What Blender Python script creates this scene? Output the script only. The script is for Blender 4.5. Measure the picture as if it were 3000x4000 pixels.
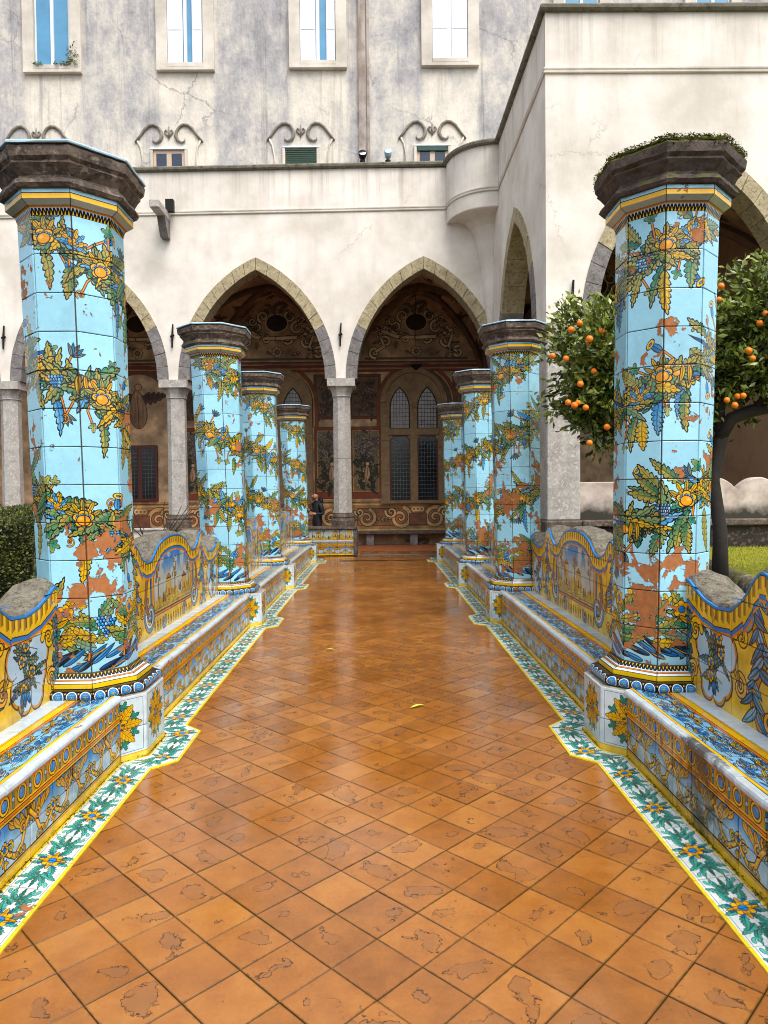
import bpy, math, random
import numpy as np
from mathutils import Matrix, Vector

# ------------------------------------------------------------------ scene, camera, light
for o in list(bpy.data.objects):
    bpy.data.objects.remove(o)
scene = bpy.context.scene
COL = scene.collection
rnd = random.Random(7)
rs = np.random.RandomState(11)
R = math.radians

cam_d = bpy.data.cameras.new('camera')
cam_d.sensor_fit = 'VERTICAL'; cam_d.sensor_height = 36; cam_d.lens = 24.75
cam_d.clip_start = 0.05; cam_d.clip_end = 500
cam = bpy.data.objects.new('camera', cam_d); COL.objects.link(cam)
cam.matrix_world = (Matrix.Translation((0.034, 0, 1.65)) @ Matrix.Rotation(-0.0091, 4, 'Z')
                    @ Matrix.Rotation(math.pi/2 - 0.0276, 4, 'X') @ Matrix.Rotation(-0.0105, 4, 'Z'))
scene.camera = cam

SUN_EL, SUN_AZ = R(58), R(150)          # azimuth clockwise from +Y (north)
world = bpy.data.worlds.new('World'); scene.world = world; world.use_nodes = True
wt = world.node_tree
for n in list(wt.nodes): wt.nodes.remove(n)
sky = wt.nodes.new('ShaderNodeTexSky'); sky.sky_type = 'NISHITA'; sky.sun_disc = False
sky.sun_elevation = SUN_EL; sky.sun_rotation = SUN_AZ
sky.air_density = 1.0; sky.dust_density = 4.0; sky.ozone_density = 1.0
hs = wt.nodes.new('ShaderNodeHueSaturation'); hs.inputs['Saturation'].default_value = 0.45
bg = wt.nodes.new('ShaderNodeBackground'); bg.inputs['Strength'].default_value = 0.15
wo = wt.nodes.new('ShaderNodeOutputWorld')
wt.links.new(sky.outputs[0], hs.inputs['Color']); wt.links.new(hs.outputs[0], bg.inputs['Color'])
wt.links.new(bg.outputs[0], wo.inputs['Surface'])
sun_d = bpy.data.lights.new('sun', 'SUN'); sun_d.energy = 1.1; sun_d.angle = R(35)
sun_d.color = (1.0, 0.96, 0.90)
sun = bpy.data.objects.new('sun', sun_d); COL.objects.link(sun)
sdir = Vector((math.sin(SUN_AZ)*math.cos(SUN_EL), math.cos(SUN_AZ)*math.cos(SUN_EL), math.sin(SUN_EL)))
sun.rotation_euler = sdir.to_track_quat('Z', 'Y').to_euler()
sun.location = (0, -5, 30)
scene.view_settings.view_transform = 'Standard'
scene.view_settings.look = 'None'
scene.view_settings.exposure = 0.84
scene.view_settings.gamma = 1.0
scene.view_settings.use_curve_mapping = False
scene.cycles.pixel_filter_type = 'BLACKMAN_HARRIS'; scene.cycles.filter_width = 1.0

# ------------------------------------------------------------------ painter (majolica drawn by code)
INK = (0.05, 0.07, 0.10)
def lerp(a, b, t): return a + (b - a) * t
def vnoise(h, w, cell, seed=0, octaves=3):
    r = np.random.RandomState(seed); out = np.zeros((h, w), np.float32); amp = 1.0; tot = 0
    for o in range(octaves):
        gh, gw = int(h/cell)+2, max(1, int(round(w/cell)))
        g = r.rand(gh+1, gw).astype(np.float32)
        ys = np.arange(h)/cell; xs = np.arange(w)*gw/w
        y0 = ys.astype(int); fy = ys-y0; fy = fy*fy*(3-2*fy)
        x0 = xs.astype(int); fx = xs-x0; fx = fx*fx*(3-2*fx)
        x1 = (x0+1) % gw; x0 = x0 % gw
        a = g[y0][:, x0]; b = g[y0][:, x1]; c = g[y0+1][:, x0]; d = g[y0+1][:, x1]
        fx = fx[None]; fy = fy[:, None]
        out += amp*((a*(1-fx)+b*fx)*(1-fy)+(c*(1-fx)+d*fx)*fy); tot += amp
        amp *= .5; cell = max(2, cell/2)
    return out/tot
class Cv:
    def __init__(s, w, h, bg=(1, 1, 1)):
        s.w, s.h = w, h
        s.a = np.empty((h, w, 3), np.float32); s.a[:] = bg
    def grid(s, cx, cy, r):
        x0 = int(cx-r); x1 = int(cx+r)+2; y0 = max(0, int(cy-r)); y1 = min(s.h, int(cy+r)+2)
        if y1 <= y0: return None
        X = (np.arange(x0, x1, dtype=np.float32)-cx)[None, :]; Y = (np.arange(y0, y1, dtype=np.float32)-cy)[:, None]
        return X, Y, (slice(y0, y1), np.arange(x0, x1) % s.w)
    def put(s, ix, al, rgb):
        cur = s.a[ix[0]][:, ix[1]]
        al = al[..., None]
        s.a[ix[0], ix[1]] = cur*(1-al)+np.asarray(rgb, np.float32)*al
    def shade(s, ix, d, rgb, ow=2.5, ink=INK):
        a = np.clip(d+.5, 0, 1); t = np.clip(d-ow+.5, 0, 1)[..., None]
        s.put(ix, a, np.asarray(ink, np.float32)*(1-t)+rgb*t)
    def band(s, v0, v1, col):
        s.a[int(v0):int(v1)] = col
    def leaf(s, cx, cy, L, W, ang, c1, c2, bend=0., n=5, ow=2.5, ser=.42, ink=INK, c3=None):
        g = s.grid(cx+math.cos(ang)*L/2, cy+math.sin(ang)*L/2, L*.62+abs(bend)*L)
        if g is None: return
        X, Y, ix = g
        X = X+math.cos(ang)*L/2; Y = Y+math.sin(ang)*L/2
        ca, sa = math.cos(ang), math.sin(ang)
        u = (X*ca+Y*sa)/L; v = (-X*sa+Y*ca)
        v = v-bend*L*u*u
        av = np.abs(v)
        q = u-.55*av/L
        uc = np.clip(u, 0, 1)
        w = W*np.maximum(np.sin(np.pi*uc**.75), 1e-6)**.65
        ph = (q*n) % 1.0
        w = w*(1-ser*(1-np.abs(np.sin(np.pi*ph))**.8)) if n else w
        d = np.minimum(w-av, np.minimum(u, 1-u)*L)*.8
        t = np.clip(.25+.9*uc-.35*np.sign(v)*np.clip(av/(W*.5), 0, 1)+.25*av/W, 0, 1)[..., None]
        rgb = np.asarray(c2, np.float32)*(1-t)+np.asarray(c1, np.float32)*t
        rgb = rgb*(.90+.10*np.sin(v*1.25+u*5+cx)+.07*np.sin(v*.45+cy))[..., None]
        if n:
            vein = np.clip(1.2-np.minimum(ph, 1-ph)*L/n/1.3, 0, 1)*(av > W*.12)*(av < W*.9)
            rgb = rgb*(1-.75*vein[..., None])
        mid = np.clip(1.4-av*.8, 0, 1)*(u < .85)
        rgb = rgb*(1-.6*mid[..., None])
        s.shade(ix, d, rgb, ow, ink)
    def vine(s, cx, cy, r, ang, c1, c2, ow=2.5, lobes=5):
        g = s.grid(cx, cy, r*1.15)
        if g is None: return
        X, Y, ix = g
        th = np.arctan2(Y, X)-ang; rr = np.hypot(X, Y)
        wr = (th+np.pi) % (2*np.pi)-np.pi
        rad = r*(.50+.50*np.abs(np.cos(wr*lobes/2))**1.3)*(1-.12*np.abs(np.sin(wr*14)))*(.80+.28*np.cos(wr))
        d = (rad-rr)*.75
        t = np.clip(rr/r, 0, 1)[..., None]
        rgb = np.asarray(c2, np.float32)*(1-t)+np.asarray(c1, np.float32)*t
        vein = np.clip(1.3-np.abs(np.sin(th*lobes/2))*rr*.5, 0, 1)*(rr < r*.75)
        rgb = rgb*(1-.55*vein[..., None])
        s.shade(ix, d, rgb, ow)
    def flower(s, cx, cy, r, n, c1, c2, cc, ang=0., ow=2.5, core=.38, sq=1., ink=INK):
        g = s.grid(cx, cy, r*1.1)
        if g is None: return
        X, Y, ix = g
        Y = Y/sq
        th = np.arctan2(Y, X)-ang; rr = np.hypot(X, Y)
        rad = r*(.66+.34*np.abs(np.cos(th*n/2))**.6)
        d = (rad-rr)*.8
        t = np.clip(rr/r*1.2-.2, 0, 1)[..., None]
        rgb = np.asarray(c2, np.float32)*(1-t)+np.asarray(c1, np.float32)*t
        sep = np.clip(1.5-np.abs(np.cos(th*n/2))*rr*.55, 0, 1)
        rgb = rgb*(1-.75*sep[..., None])
        s.shade(ix, d, rgb, ow, ink)
        cr = r*core
        if cr > 2:
            dots = .5+.5*np.sign(np.sin(X*2.6/max(1, cr*.16))*np.sin(Y*2.6/max(1, cr*.16)))
            cc = np.asarray(cc, np.float32)
            rgb = cc*(.65+.5*dots[..., None])
            s.shade(ix, (cr-rr), rgb, ow*.8, ink)
    def disc(s, cx, cy, r, c, ow=2., hi=.5, sx=1., ang=0., ink=INK):
        g = s.grid(cx, cy, r*max(1, sx)+2)
        if g is None: return
        X, Y, ix = g
        if ang or sx != 1:
            ca, sa = math.cos(ang), math.sin(ang)
            X, Y = (X*ca+Y*sa)/sx, -X*sa+Y*ca
        rr = np.hypot(X, Y)
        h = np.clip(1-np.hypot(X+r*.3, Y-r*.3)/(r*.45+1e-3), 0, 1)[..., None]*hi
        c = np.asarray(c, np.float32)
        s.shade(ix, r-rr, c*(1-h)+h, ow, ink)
    def ring(s, cx, cy, r, w, c, sy=1.):
        g = s.grid(cx, cy, (r+w)*max(1, sy)+2)
        if g is None: return
        X, Y, ix = g
        rr = np.hypot(X, Y/sy)
        s.put(ix, np.clip(w/2-np.abs(rr-r)+.5, 0, 1), c)
    def stroke(s, pts, w, c, ow=2., taper=0., ink=INK):
        pts = np.asarray(pts, np.float32)
        mn = pts.min(0); mx = pts.max(0); cen = (mn+mx)/2; r = max(mx-mn)/2+w+4
        g = s.grid(cen[0], cen[1], r)
        if g is None: return
        X, Y, ix = g
        X = X+cen[0]; Y = Y+cen[1]
        best = np.full((Y.shape[0], X.shape[1]), -1e9, np.float32)
        m = len(pts)-1
        for i in range(m):
            ax, ay = pts[i]; bx, by = pts[i+1]; dx, dy = bx-ax, by-ay
            L2 = dx*dx+dy*dy+1e-6
            t = np.clip(((X-ax)*dx+(Y-ay)*dy)/L2, 0, 1)
            dist = np.hypot(X-ax-t*dx, Y-ay-t*dy)
            ww = w/2*(1-taper*(i+t)/m)
            best = np.maximum(best, ww-dist)
        rgb = np.asarray(c, np.float32)+np.zeros(best.shape+(3,), np.float32)
        if ow > 0: s.shade(ix, best+ow, rgb, ow, ink)
        else: s.put(ix, np.clip(best+.5, 0, 1), rgb)
    def spiral(s, cx, cy, r, turns, ang, w, c, ow=2., hand=1, ink=INK):
        k = np.linspace(0, 1, int(14*turns)+6)
        th = ang+hand*k*turns*2*math.pi; rr = r*(1-k*.9)
        s.stroke(np.stack([cx+rr*np.cos(th), cy+rr*np.sin(th)], 1), w, c, ow, .65, ink)
    def poly(s, pts, c, ow=0., ink=INK):
        # convex polygon
        pts = np.asarray(pts, np.float32); mn = pts.min(0); mx = pts.max(0); cen = (mn+mx)/2
        g = s.grid(cen[0], cen[1], max(mx-mn)/2+3)
        if g is None: return
        X, Y, ix = g; X = X+cen[0]; Y = Y+cen[1]
        area = 0
        for i in range(len(pts)):
            a = pts[i]; b = pts[(i+1) % len(pts)]; area += a[0]*b[1]-b[0]*a[1]
        sg = 1 if area > 0 else -1
        d = np.full((Y.shape[0], X.shape[1]), 1e9, np.float32)
        for i in range(len(pts)):
            a = pts[i]; b = pts[(i+1) % len(pts)]; e = b-a; L = math.hypot(*e)+1e-6
            d = np.minimum(d, sg*(e[0]*(Y-a[1])-e[1]*(X-a[0]))/L)
        rgb = np.asarray(c, np.float32)+np.zeros(d.shape+(3,), np.float32)
        if ow: s.shade(ix, d, rgb, ow, ink)
        else: s.put(ix, np.clip(d+.5, 0, 1), rgb)
    def mottle(s, amt=.08, cell=40, seed=3):
        n = vnoise(s.h, s.w, cell, seed, 4)
        s.a *= (1+amt*(n-.5)*2)[..., None]
    def image(s, name):
        im = bpy.data.images.new(name, s.w, s.h)
        px = np.ones((s.h, s.w, 4), np.float32); px[..., :3] = np.clip(s.a, 0, 1)
        im.pixels.foreach_set(px.ravel()); im.update(); im.pack()
        return im

GLAZE = (0.63, 0.865, 0.95); WHITE = (0.84, 0.90, 0.92)
YEL = (0.95, 0.74, 0.06); GOLD = (0.90, 0.60, 0.05); OLIVE = (0.76, 0.68, 0.27); SAGE = (0.58, 0.66, 0.40)
TEAL = (0.05, 0.52, 0.47); GREEN = (0.16, 0.52, 0.40); BLUE = (0.08, 0.50, 0.82); LBLUE = (0.42, 0.72, 0.90)
ORANGE = (0.90, 0.52, 0.06); NAVY = (0.05, 0.10, 0.20); TERRA = (0.62, 0.33, 0.15); GREYB = (0.42, 0.52, 0.60)

def garland_column(seed, T):
    """Unrolled octagonal shaft: 8 tiles round, 12 tiles high, garland descending to the right."""
    r = random.Random(seed)
    W, H = 8*T, 12*T
    c = Cv(W, H, GLAZE)
    yy = vnoise(H, W, T*.8, seed, 4)[..., None]
    c.a *= (.985+.025*yy)
    SL = -.4375; PER = 3.5
    def P(u, n): return u*T, (12-.45+SL*u-PER*n)*T
    ang0 = math.atan(SL)
    fills = [(OLIVE, TEAL), (SAGE, TEAL), (OLIVE, SAGE), (YEL, OLIVE), (OLIVE, TEAL), (SAGE, LBLUE)]
    for n in range(0, 3):
        off = [0, .1, .05][n]
        nodes = []
        for i in range(12):
            u = (i+.5)/12*8+r.uniform(-.12, .12); x, y = P(u, n); nodes.append((u, x, y-off*T+r.uniform(-.12, .12)*T, 1 if i % 2 else -1))
        for (u, x, y, side) in nodes:       # fringe
            for rep in range(2):
                sd = side if rep < 1 else -side
                L = T*r.uniform(.62, 1.05); a = ang0+sd*r.uniform(.7, 1.9)
                x0 = x+r.uniform(-.3, .3)*T; ex, ey = x0+math.cos(a)*L, y+math.sin(a)*L
                mx, my = (x0+ex)/2+r.uniform(-.22, .22)*T, (y+ey)/2
                c.stroke([(x0, y), (lerp(x0, mx, .6), lerp(y, my, .5)), (mx, my), (ex, ey)], T*.042, ORANGE, 2.4)
                k = r.random()
                if k < .62: c.vine(ex, ey, T*r.uniform(.19, .29), a, OLIVE if r.random() < .7 else SAGE, TEAL if r.random() < .5 else SAGE, 2.8)
                elif k < .72:
                    a2 = a+r.uniform(-.7, .7)
                    c.leaf(ex, ey, T*.40, T*.11, a2, BLUE, LBLUE, 0, 0)
                    c.disc(ex+math.cos(a2)*T*.38, ey+math.sin(a2)*T*.38, T*.09, YEL, 2.4, .2, 1.9, a2+1.57)
                    c.disc(ex+math.cos(a2)*T*.38, ey+math.sin(a2)*T*.38, T*.035, BLUE, 1.4, .2, 1.9, a2+1.57)
                elif k < .86:
                    for m in range(5): c.leaf(ex, ey, T*.36, T*.06, a-.8+m*.4, BLUE if m % 2 else GREYB, YEL if m % 2 else SAGE, .15, 0, 2.2)
                else:
                    c.spiral(ex, ey, T*.13, 1.5, a, T*.03, GOLD, 1.8, side)
        for (u, x, y, side) in nodes:       # fans of feathery acanthus sweeping along the garland
            nl = 13
            for m in range(nl):
                sp = (m/(nl-1)-.5)*2
                sp = sp if m % 2 else -sp
                back = math.pi if r.random() < .8 else 0
                a = ang0+back+sp*1.05+r.uniform(-.12, .12)
                L = T*r.uniform(.92, 1.42)*(1-.12*abs(sp))
                k = r.random()
                c1, c2 = (OLIVE, (.04, .46, .42)) if k < .30 else ((SAGE, TEAL) if k < .60 else ((OLIVE, SAGE) if k < .82 else ((YEL, OLIVE) if k < .92 else (LBLUE, BLUE))))
                c.leaf(x+r.uniform(-.12, .12)*T, y+sp*.50*T+r.uniform(-.10, .10)*T, L, T*r.uniform(.145, .215), a, c1, c2, sp*.22+r.uniform(-.08, .08), r.choice((6, 7, 8)), 3.9)
        for j, (u, x, y, side) in enumerate(nodes):
            if j % 2: y += side*T*.12
            if j % 4 == 3:
                c.leaf(x-.3*T, y+.1*T, T*.95, T*.06, ang0+r.uniform(.2, .5), BLUE, (.10, .30, .60), .25, 0, 2.8); continue
            k = (j//1+n*3+seed) % 5
            if k in (0, 3):
                for m in range(5): c.leaf(x, y, T*.56, T*.10, .35+m*.58, YEL if m % 2 else OLIVE, GOLD, .08, 2, 2.4)
                c.flower(x, y, T*.31, 5, YEL, GOLD, BLUE, r.random(), 3.8, 0., .78)
                c.disc(x, y-T*.04, T*.15, GOLD, 3.2, .45, 1.25, r.uniform(-.4, .4))
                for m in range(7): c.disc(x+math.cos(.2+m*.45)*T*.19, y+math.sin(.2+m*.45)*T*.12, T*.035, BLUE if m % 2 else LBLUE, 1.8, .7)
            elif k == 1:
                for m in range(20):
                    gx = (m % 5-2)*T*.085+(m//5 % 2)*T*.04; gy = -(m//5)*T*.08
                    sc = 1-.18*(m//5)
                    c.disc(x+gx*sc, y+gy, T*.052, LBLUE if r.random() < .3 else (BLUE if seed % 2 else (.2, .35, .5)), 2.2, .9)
            elif k == 2:
                c.leaf(x-T*.05, y+T*.2, T*.55, T*.08, -1.9, YEL, GOLD, .30, 0, 3)
                c.leaf(x+T*.10, y+T*.2, T*.55, T*.08, -1.7, YEL, GOLD, .30, 0, 3)
                c.disc(x+T*.28, y, T*.12, GOLD, 2.6, .5, 1.25, .8)
            else:
                for m in range(7): c.leaf(x, y, T*.42, T*.10, -.6+m*.55, YEL if m % 2 else LBLUE, GOLD if m % 2 else BLUE, .15, 3, 2.4)
                c.vine(x, y, T*.16, 1., YEL, GOLD, 2.4)
    # ground waves and the plants growing out of them
    for i in range(40):
        u = i/40*8; y = T*r.uniform(.02, .38)
        c.leaf(u*T, y, T*r.uniform(.7, 1.0), T*.085, r.uniform(.15, .5), BLUE if i % 3 else NAVY, LBLUE if i % 2 else BLUE, .15, 0, 2.2)
        if i % 4 == 0: c.stroke([(u*T, y), (u*T+T*.6, y+T*.25)], T*.03, GOLD, 1.2)
    for i in range(8):
        x = (i+.15)*T; y = T*r.uniform(.95, 1.25)
        c.stroke([(x-.2*T, T*.35), (x-.1*T, T*.8), (x+.2*T, y), (x+.35*T, y+T*.8)], T*.055, ORANGE, 2.2)
        for m in range(8):
            sd = 1 if m % 2 else -1; t = m/8
            f = fills[r.randrange(6)]
            c.leaf(x+.1*T*t, T*(.65+.95*t), T*r.uniform(.6, .85), T*.16, (1.4 if sd > 0 else 1.9)-sd*r.uniform(.5, 1.5), f[0], f[1], sd*.15, 5)
        if i % 2:
            for m in range(26):
                row = int((math.sqrt(8*m+1)-1)/2); q = m-row*(row+1)//2
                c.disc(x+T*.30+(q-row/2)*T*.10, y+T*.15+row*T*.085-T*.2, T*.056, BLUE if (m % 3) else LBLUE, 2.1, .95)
        else:
            c.flower(x+T*.2, y+T*.55, T*.26, 6, YEL, GOLD, BLUE, .4, 2.5, .4)
            c.leaf(x-T*.1, y+T*.2, T*.42, T*.09, .2, YEL, GOLD, .3, 0, 2.6)
        c.vine(x+T*.62, y+T*.75, T*.25, 1.2, OLIVE, YEL)
    c.mottle(.03, T*.12, seed+5)
    return c

def rosette_tex():
    """Pedestal face: acanthus star on white, thin frame, yellow foot. 420 x 410."""
    W, H = 440, 430
    c = Cv(W, H, (.80, .87, .90))
    c.mottle(.05, 60, 4)
    for x in (28, W-28): c.stroke([(x, 62), (x, H-24)], 2.2, INK, 0)
    for y in (62, H-24): c.stroke([(28, y), (W-28, y)], 2.2, INK, 0)
    cx, cy = W/2, 238
    for k in range(8):
        a = k*math.pi/4+.39
        c.vine(cx+math.cos(a)*128, cy+math.sin(a)*125, 48, a, TEAL, GREEN, 3.4)
    for k in range(8):
        a = k*math.pi/4
        L = 190 if k % 2 == 0 else 178
        sy = 1.0
        c.leaf(cx, cy, L*(.93 if k in (2, 6) else .98), 44, a, YEL, GOLD, .04, 6, 3.6)
    for k in range(8):
        a = k*math.pi/4+.2
        c.leaf(cx, cy, 60, 7, a, TEAL, BLUE, 0, 0, 2)
    c.disc(cx, cy, 24, BLUE, 4, .3); c.ring(cx, cy, 27, 6, GOLD)
    c.band(0, 44, (.93, .80, .25)); c.band(44, 50, GOLD)
    c.mottle(.06, 30, 9)
    return c

def border_tex():
    """Two floor border tiles long (u) by one wide (v)."""
    W, H = 512, 256
    c = Cv(W, H, (.86, .90, .90))
    LG_, DG_ = (.30, .76, .70), (.05, .48, .40)
    for sgn in (-1, 1):
        A0 = 0 if sgn > 0 else math.pi
        for s in (-1, 1):
            q = s*sgn
            c.leaf(W/2+sgn*150, H/2+s*12, 98, 22, A0+q*.85, LG_, DG_, -q*.55, 3, 2.4)
            c.spiral(W/2+sgn*222, H/2+s*56, 22, .9, A0+q*1.2, 15, LG_, 2.4, q)
            c.leaf(W/2+sgn*110, H/2+s*10, 112, 26, A0+q*.70, LG_, DG_, q*.25, 5, 2.4)
            c.leaf(W/2+sgn*50, H/2+s*22, 104, 26, A0+q*.62, LG_, DG_, -q*.30, 5, 2.4)
            c.leaf(W/2+sgn*10, H/2+s*30, 84, 23, A0+q*1.05, LG_, DG_, q*.20, 4, 2.4)
        c.leaf(W/2+sgn*130, H/2, 122, 15, A0, DG_, LG_, 0, 5, 2.2)
    for k in range(8):
        a = k*math.pi/4+.39
        c.leaf(W/2, H/2, 82, 15, a, BLUE, LBLUE, .15, 3, 2.2)
    c.flower(W/2, H/2, 62, 8, YEL, (.96, .66, .04), BLUE, 0, 3, .0)
    for k in range(4): c.leaf(W/2, H/2, 86, 19, k*math.pi/2, YEL, GOLD, 0, 2, 2.5)
    c.disc(W/2, H/2, 24, BLUE, 3, .3)
    for (a, b) in ((0, 21), (H-21, H)): c.band(a, b, (.93, .82, .16))
    c.band(32, 34, INK); c.band(H-34, H-32, INK)
    c.mottle(.10, 26, 14)
    return c

def front_tex():
    """Bench front, 0.88 m of u by 0.42 m of v at 700 px/m: foot, acanthus swags, mouldings, ring band, white nosing."""
    S = 700; W, H = int(.88*S), int(.42*S)
    c = Cv(W, H, (.70, .80, .86))
    g = np.linspace(0, 1, H)[:, None, None]
    k = np.clip((g-.34)/.22, 0, 1)
    c.a = c.a*(1-k)+np.asarray((.16, .52, .82), np.float32)*k
    c.a *= (.85+.3*vnoise(H, W, 60, 5, 4))[..., None]
    for i in range(-1, 3):
        x0 = (i+.5)*W/2
        for s in (-1, 1):
            for (t, L_, a_) in ((.04, 84, -.9), (.09, 92, -1.15), (.15, 88, -1.35), (.21, 70, -1.5)):
                c.leaf(x0+s*t*W, H*.60, L_*.9, 15, a_ if s > 0 else math.pi-a_, YEL if t < .1 else OLIVE, GOLD, s*.5, 0, 2.6)
            c.stroke([(x0+s*W*t, H*z) for t, z in ((.02, .30), (.09, .20), (.16, .26), (.20, .42), (.25, .52))], 15, GOLD, 2.8)
            c.stroke([(x0+s*W*t, H*z+3) for t, z in ((.02, .30), (.09, .20), (.16, .26), (.20, .42), (.25, .52))], 5, YEL, 0)
            c.spiral(x0+s*W*.055, H*.33, 24, 1.4, -1.5, 11, YEL, 2.6, -s)
            c.spiral(x0+s*W*.175, H*.42, 18, 1.3, 1.5, 9, GOLD, 2.4, s)
            for q in range(3): c.leaf(x0+s*W*(.10+.04*q), H*.24, 40, 10, (-1.2-.2*q) if s > 0 else (-1.94+.2*q), YEL, GOLD, s*.3, 2, 2.2)
        c.flower(x0, H*.36, 24, 6, YEL, GOLD, BLUE, .3, 2.6, .45)
        c.vine(x0, H*.22, 24, -1.57, YEL, GOLD, 2.6)
        c.disc(x0+W/4, H*.55, 20, OLIVE, 3, .1)
        for q in range(7): c.leaf(x0+W/4, H*.55, 26, 6, q*.9, GOLD, OLIVE, 0, 0, 1.8)
    c.band(0, .045*S, (.93, .76, .16)); c.band(.045*S, .058*S, (.80, .58, .10)); c.band(.058*S, .062*S, INK)
    c.band(.252*S, .256*S, INK); c.band(.256*S, .268*S, YEL); c.band(.268*S, .271*S, INK); c.band(.271*S, .284*S, (.88, .48, .05))
    c.band(.284*S, .288*S, INK)
    c.band(.288*S, .380*S, (.72, .56, .14)); c.band(.288*S, .296*S, YEL)
    for i in range(6):
        x = (i+.5)*W/6; y = .337*S
        c.disc(x, y, 31, YEL, 3.4, .0); c.disc(x, y, 20, (.16, .54, .84), 3.2, .3)
        c.stroke([(x+W/12, y-24), (x+W/12, y+24)], 8, (.16, .56, .62), 2.2)
        c.disc(x+W/12, y, 9, (.62, .78, .90), 2.2, .2)
    c.band(.372*S, .380*S, (.88, .46, .04)); c.band(.380*S, .383*S, INK)
    c.band(.383*S, H, (.80, .86, .90))
    c.mottle(.07, 24, 21)
    return c

def seat_tex():
    """Bench seat, 0.88 m (u) by 0.39 m (v), v = 0 at the nosing."""
    S = 700; W, H = int(.88*S), int(.39*S)
    c = Cv(W, H, (.80, .86, .90))
    r = random.Random(4)
    c.band(.037*S, .23*S, (.50, .75, .90))
    for k in range(130):
        x = r.uniform(0, W); y = r.uniform(.075, .22)*S
        col = [BLUE, LBLUE, WHITE, WHITE, WHITE, YEL, YEL][r.randrange(7)]
        c.leaf(x, y, r.uniform(34, 80), r.uniform(4, 8), r.choice((0, math.pi))+r.uniform(-.35, .35), col, LBLUE if k % 3 else BLUE, r.uniform(-.3, .3), 0, 1.5)
    for i in range(4):
        x = (i+.5)*W/4
        for s in (-1, 1):
            c.spiral(x+s*26, .115*S, 17, 1.4, 0, 6, BLUE, 2, s)
            c.leaf(x, .165*S, 60, 10, (0 if s > 0 else math.pi)+.3*s, YEL, GOLD, .2*s, 3, 2)
    c.band(0, .037*S, (.80, .86, .90)); c.band(.037*S, .040*S, INK); c.band(.040*S, .058*S, YEL); c.band(.058*S, .061*S, INK)
    c.band(.218*S, .221*S, INK); c.band(.221*S, .237*S, (.88, .46, .03)); c.band(.237*S, .240*S, INK)
    c.band(.240*S, .292*S, YEL); c.band(.292*S, .295*S, INK); c.band(.295*S, H, (.80, .86, .90))
    c.mottle(.06, 30, 22)
    return c

def base_tex():
    """Moulding at the pillar foot, u = one face 0.30 m, v = profile 0 torus underside .. 1 top teeth."""
    W, H = 400, 256
    c = Cv(W, H, (.86, .90, .92))
    c.band(0, .45*H, (.03, .05, .12))
    for i in range(4):
        x = (i+.5)*W/4; y = .225*H
        c.disc(x+W/8, y+24, 6, GOLD, 0, 0); c.disc(x+W/8, y-24, 6, GOLD, 0, 0)
        c.disc(x, y, 43, (.86, .92, .95), 2, 0); c.disc(x, y, 34, (.12, .50, .82), 2.5, .35)
        c.flower(x, y, 24, 6, LBLUE, BLUE, YEL, 0, 1.8, .35)
    c.band(.45*H, .48*H, INK); c.band(.48*H, .62*H, (.95, .80, .08)); c.band(.62*H, .635*H, INK)
    c.band(.635*H, .70*H, (.88, .91, .92)); c.band(.70*H, .715*H, INK); c.band(.715*H, .75*H, ORANGE); c.band(.75*H, .765*H, INK)
    c.band(.80*H, H, (.04, .05, .08))
    for i in range(10):
        x = (i+.5)*W/10
        c.poly([(x-9, .985*H), (x, .86*H), (x+9, .985*H)], YEL)
        c.poly([(x+W/20-8, .79*H), (x+W/20+8, .79*H), (x+W/20, .88*H)], (.85, .90, .92))
    c.mottle(.05, 24, 31)
    return c

def cornice_tex():
    W, H = 400, 256      # v: 0 teeth .. 1 light blue lip
    c = Cv(W, H, (.70, .74, .70))
    c.band(0, .30*H, (.04, .05, .08))
    for i in range(11):
        x = (i+.5)*W/11
        c.poly([(x-10, .02*H), (x+10, .02*H), (x, .20*H)], YEL)
        c.poly([(x+W/22-9, .31*H), (x+W/22+9, .31*H), (x+W/22, .15*H)], (.78, .86, .90))
    c.band(.33*H, .39*H, ORANGE); c.band(.39*H, .405*H, INK); c.band(.36*H, .37*H, INK)
    c.band(.58*H, .60*H, (.8, .8, .6)); c.band(.60*H, .80*H, (.97, .74, .04)); c.band(.80*H, .84*H, INK); c.band(.84*H, H, GLAZE)
    c.mottle(.05, 24, 32)
    return c

def prof(t, L):
    a = np.abs(np.asarray(t, float))*2.2/L
    xs = [0, .15, .3, .42, .5, .56, .60, .68, .78, .90, .98, 1.03, 1.09, 1.15, 1.25, 1.38, 1.55, 1.7, 1.82, 1.9, 2.2]
    zs = [1.27, 1.265, 1.245, 1.21, 1.17, 1.13, 1.10, 1.075, 1.075, 1.12, 1.20, 1.235, 1.235, 1.19, 1.08, 1.0, .985, 1.01, 1.06, 1.10, 1.12]
    return np.interp(a, xs, zs)

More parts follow.
